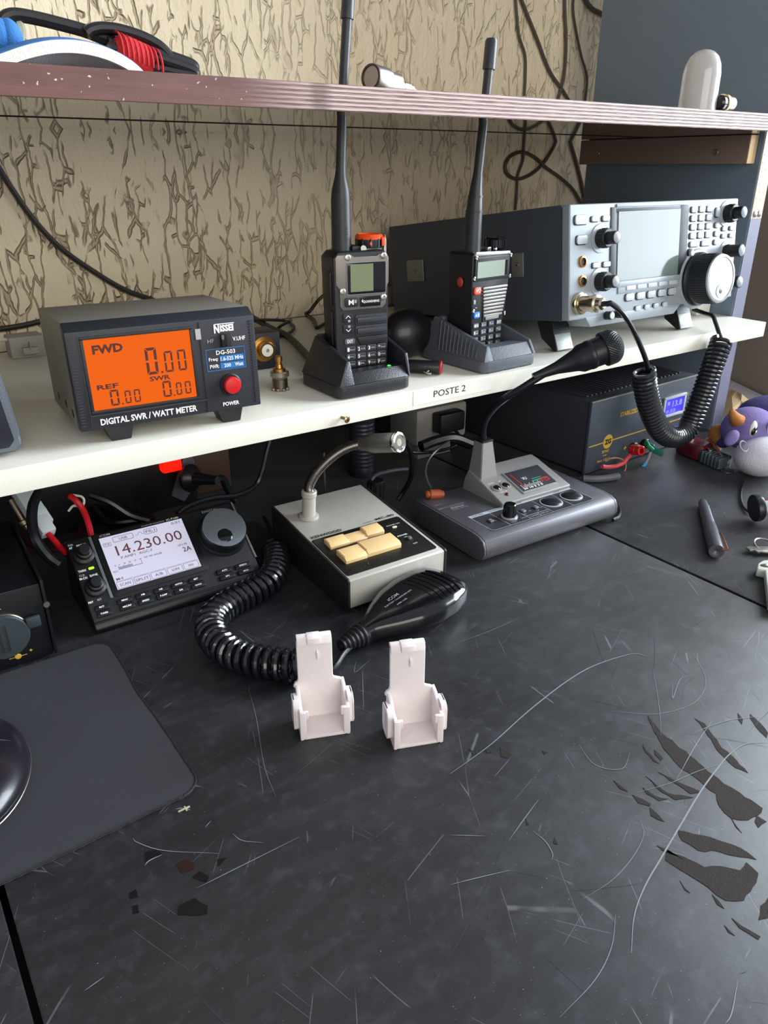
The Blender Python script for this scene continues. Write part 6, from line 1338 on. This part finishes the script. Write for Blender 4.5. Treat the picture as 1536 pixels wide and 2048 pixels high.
# beige crumpled paper behind the toy
g = G(); tanp = K('beige_paper', '#d8b98a', .7, var=.12, vscale=40); q_ = [at(x, y_, z=.002) for x, y_ in ((1447, 845), (1446, 800), (1462, 775), (1480, 800), (1510, 806), (1522, 825), (1500, 850), (1470, 850))]
vs = []; rnd2 = random.Random(9)
c_ = sum(q_, Vector()) / len(q_)
vs = [(v.x, v.y, .001) for v in q_] + [tuple(v.lerp(c_, .45) + Vector((0, 0, .012 + rnd2.random() * .010))) for v in q_] + [(c_.x, c_.y, .018)]
k = len(q_); fs = [(i, (i + 1) % k, k + (i + 1) % k, k + i) for i in range(k)] + [(k + i, k + (i + 1) % k, 2 * k) for i in range(k)]
g.raw(vs, fs, tanp); o = centre(g.build('crumpled_paper', smooth=False)); o.location.z = -.0018; tag(o, 'beige crumpled paper on the white table behind the plush toy', 'paper')
# red multi-tool with clear ribs
mtool = thing('multi_tool', 'dark red handled tool with ribbed metal end beside the plush toy', 'tool', (.965, .575, 0), 0); I_ = mloc(mtool).inverted()
pa = I_ @ at(1378, 892, z=.012); pb_ = I_ @ at(1450, 925, z=.010); ax_ = (pb_ - pa); L_ = ax_.length; ax_.normalize(); ax_.z = 0
g = G(); qn = math.atan2(ax_.y, ax_.x); MM = Matrix.Translation((pa.x, pa.y, 0)) @ Matrix.Rotation(qn, 4, 'Z'); g.M = MM
g.prism(rr(-.016, -.016, L_ * .52, .017, .013, 6), 'z', .0005, .024, K('dark_red_plastic', '#5e1822', .3, coat=.3), .006, 3); g.build('handle', mtool)
g = G(); g.M = MM; g.prism(rr(L_ * .45, -.013, L_ * 1.0, .014, .004, 4), 'z', .0005, .017, K('teal_grey_metal', '#586a6c', .3, .6), .002)
for i in range(6): g.box(L_ * .56 + i * .0062, -.0142, .003, L_ * .585 + i * .0062, .004, .0185, K('bright_rib', '#aab8b8', .2, .8), .0005)
g.tube([(L_ * .50, .010, .019), (L_ * .72, .004, .0215), (L_ * .97, -.004, .018)], .0016, MATS['bright_rib'], 8); g.tube([(L_ * .46, .002, .020), (L_ * .66, -.006, .020)], .0014, MATS['bright_rib'], 8); g.build('ribbed_end', mtool, 'ribbed metal end')
g = G(); c_ = at(1455, 942, z=.0015); g.tube([c_ + Vector((.0085 * math.cos(t), .0085 * math.sin(t), 0)) for t in [k * math.pi / 14 for k in range(28)]], .0009, K('ring_wire', '#6f7c86', .25, .9), 7, True); tag(centre(g.build('split_ring')), 'small thin metal ring lying in front of the plush toy', 'ring')
# pen
p0 = at(1404, 1002, z=.006); p1 = at(1433, 1103, z=.008); pn = thing('pen', 'dark grey pen with copper trims lying across the right of the desk', 'pen', (p1.x, p1.y, 0)); I_ = mloc(pn).inverted(); d_ = (p1 - p0); L_ = d_.length; d_.normalize(); a_ = I_ @ p0
pm = K('pen_gunmetal', '#5a5b62', .35, .5); cop = K('copper', '#c07050', .25, 1.)
g = G(); g.lathe([(.0042, .003), (.0052, .006), (.0062, L_ * .2), (.0072, L_ * .55), (.0070, L_ * .552), (.0076, L_ * .56), (.0080, L_ * .97), (.0078, L_), (.0045, L_ + .0002), (0, L_ - .002)], a_, d_, pm, 30); g.build('barrel', pn)
g = G(); g.lathe([(.0030, 0), (.0040, .0015), (.0043, .0032)], a_, d_, cop, 20); g.build('tip_ring', pn, 'copper tip ring')
n2 = Vector((0, 0, 1)); sd = d_.cross(n2).normalized(); up = (n2 * .45 - sd * .9).normalized()
g = G(); b0 = a_ + d_ * (L_ * .72) + up * .0082; b1_ = a_ + d_ * (L_ + .001) + up * .0110; g.tube([a_ + d_ * (L_ * .70) + up * .007, b0 + up * .001, b0.lerp(b1_, .5) + up * .001, b1_, a_ + d_ * L_ + up * .006], .0011, cop, 7)
g.build('pocket_clip', pn, 'copper pocket clip')
g = G(); g.tube([a_ + d_ * (L_ * t) + (n2 * .8 - sd * .6).normalized() * (.0062 + .0012 * t) for t in (.18, .3, .42, .52)], .0005, K('pen_print', '#d5dcda', .4), 4); g.build('pale_script', pn, 'pale lettering strip')
# round black stamp-like end on a red-white rod, with cord
ln = thing('round_loupe', 'round black cap on a red and white rod entering at the right edge', 'loupe', (.86, .44, 0)); I_ = mloc(ln).inverted()
c_ = I_ @ at(1511, 1016, z=.0175); d_ = Vector((.80, -.55, .12)).normalized()
g = G(); g.lathe([(0, -.003), (.0150, -.003), (.0160, -.002), (.0162, .003), (.0150, .006), (.006, .007)], c_, -d_ * -1, K('loupe_black', '#16191f', .3), 36); g.build('cap', ln)
g = G(); g.lathe([(.0062, .005), (.0072, .014), (.0088, .07), (.0088, .10)], c_, d_, K('rod_pale', '#cfdad8', .35), 20); rod_ = g.build('rod', ln, 'pale rod'); g = G()
for sg in (1, -1): g.box(-.0, 0, 0, 0, 0, 0, redp) if False else None
sdv = d_.cross(Vector((0, 0, 1))).normalized(); upv = sdv.cross(d_)
for s_, u2 in ((-.9, .5), (.8, .3)): g.tube([c_ + d_ * t + (sdv * s_ + upv * u2).normalized() * (.0070 + t * .022) for t in (.012, .03, .06, .10)], .0022, redp, 8)
g.build('stripe', rod_, 'red stripes')
cable([at(1498, 1024, z=.003), at(1488, 1015, z=.002), at(1482, 1000, z=.002), at(1482, 985, z=.002), at(1486, 970, z=.002), at(1487, 962, z=.002)], .0016, dkc, 'thin black cord curling away from the round black cap at the right edge')
# key and white fob
kr = thing('key_ring', 'keys on a steel ring at the right edge, above the white fob', 'keys', (.77, .36, 0)); I_ = mloc(kr).inverted()
kp = [I_ @ at(x, y_, z=.004) for x, y_ in ((1492, 1096), (1500, 1102), (1508, 1101), (1516, 1106), (1524, 1104), (1545, 1106), (1560, 1100), (1545, 1095), (1500, 1093))]
g = G(); g.prism([(v.x, v.y) for v in kp][::-1], 'z', .003, .0052, steel, .0002); g.build('key_blade', kr)
g = G(); c_ = I_ @ at(1533, 1092, z=.004); g.tube([c_ + Vector((.013 * math.cos(t), .013 * math.sin(t), .003 * math.sin(t))) for t in [k * math.pi / 18 for k in range(36)]], .0012, steel, 7, True); g.build('ring', kr)
fb = thing('key_fob', 'white fob with an eye-like dark oval mark at the right edge', 'fob', (.70, .32, 0)); I_ = mloc(fb).inverted()
q_ = [at(x, y_, z=.010) for x, y_ in ((1514, 1137), (1516, 1126), (1526, 1120), (1545, 1118), (1575, 1130), (1580, 1180), (1560, 1215), (1538, 1205), (1533, 1165), (1530, 1140))]
wg = K('white_gloss', '#cfd6c8', .25, coat=.4)
g = G(); g.prism([((I_ @ v).x, (I_ @ v).y) for v in q_][::-1], 'z', .0005, .010, wg, .002, 3); g.build('body', fb)
c_ = I_ @ at(1534, 1131, z=.0102)
g = G(); g.sph(c_, (.0068, .0038, .0006), K('olive_dark', '#3b3a28', .5), 24, 8, Matrix.Rotation(-.6, 4, 'Z')); g.sph(c_ + Vector((.0015, -.001, .0004)), (.0034, .0026, .0005), white, 16, 8, Matrix.Rotation(-.6, 4, 'Z')); g.build('oval_mark', fb, 'dark oval mark')
# tiny crumb / wood splinter on the desk
g = G(); c_ = at(368, 1618, z=.0008); g.box(c_.x - .004, c_.y - .0005, .0002, c_.x + .004, c_.y + .0006, .0012, K('splinter', '#a8a08c', .7), .0003); g.box(c_.x + .0005, c_.y - .0022, .0002, c_.x + .0016, c_.y + .0022, .001, MATS['splinter'], .0003); tag(centre(g.build('splinter')), 'tiny pale splinter on the desk before the mouse mat corner', 'debris')
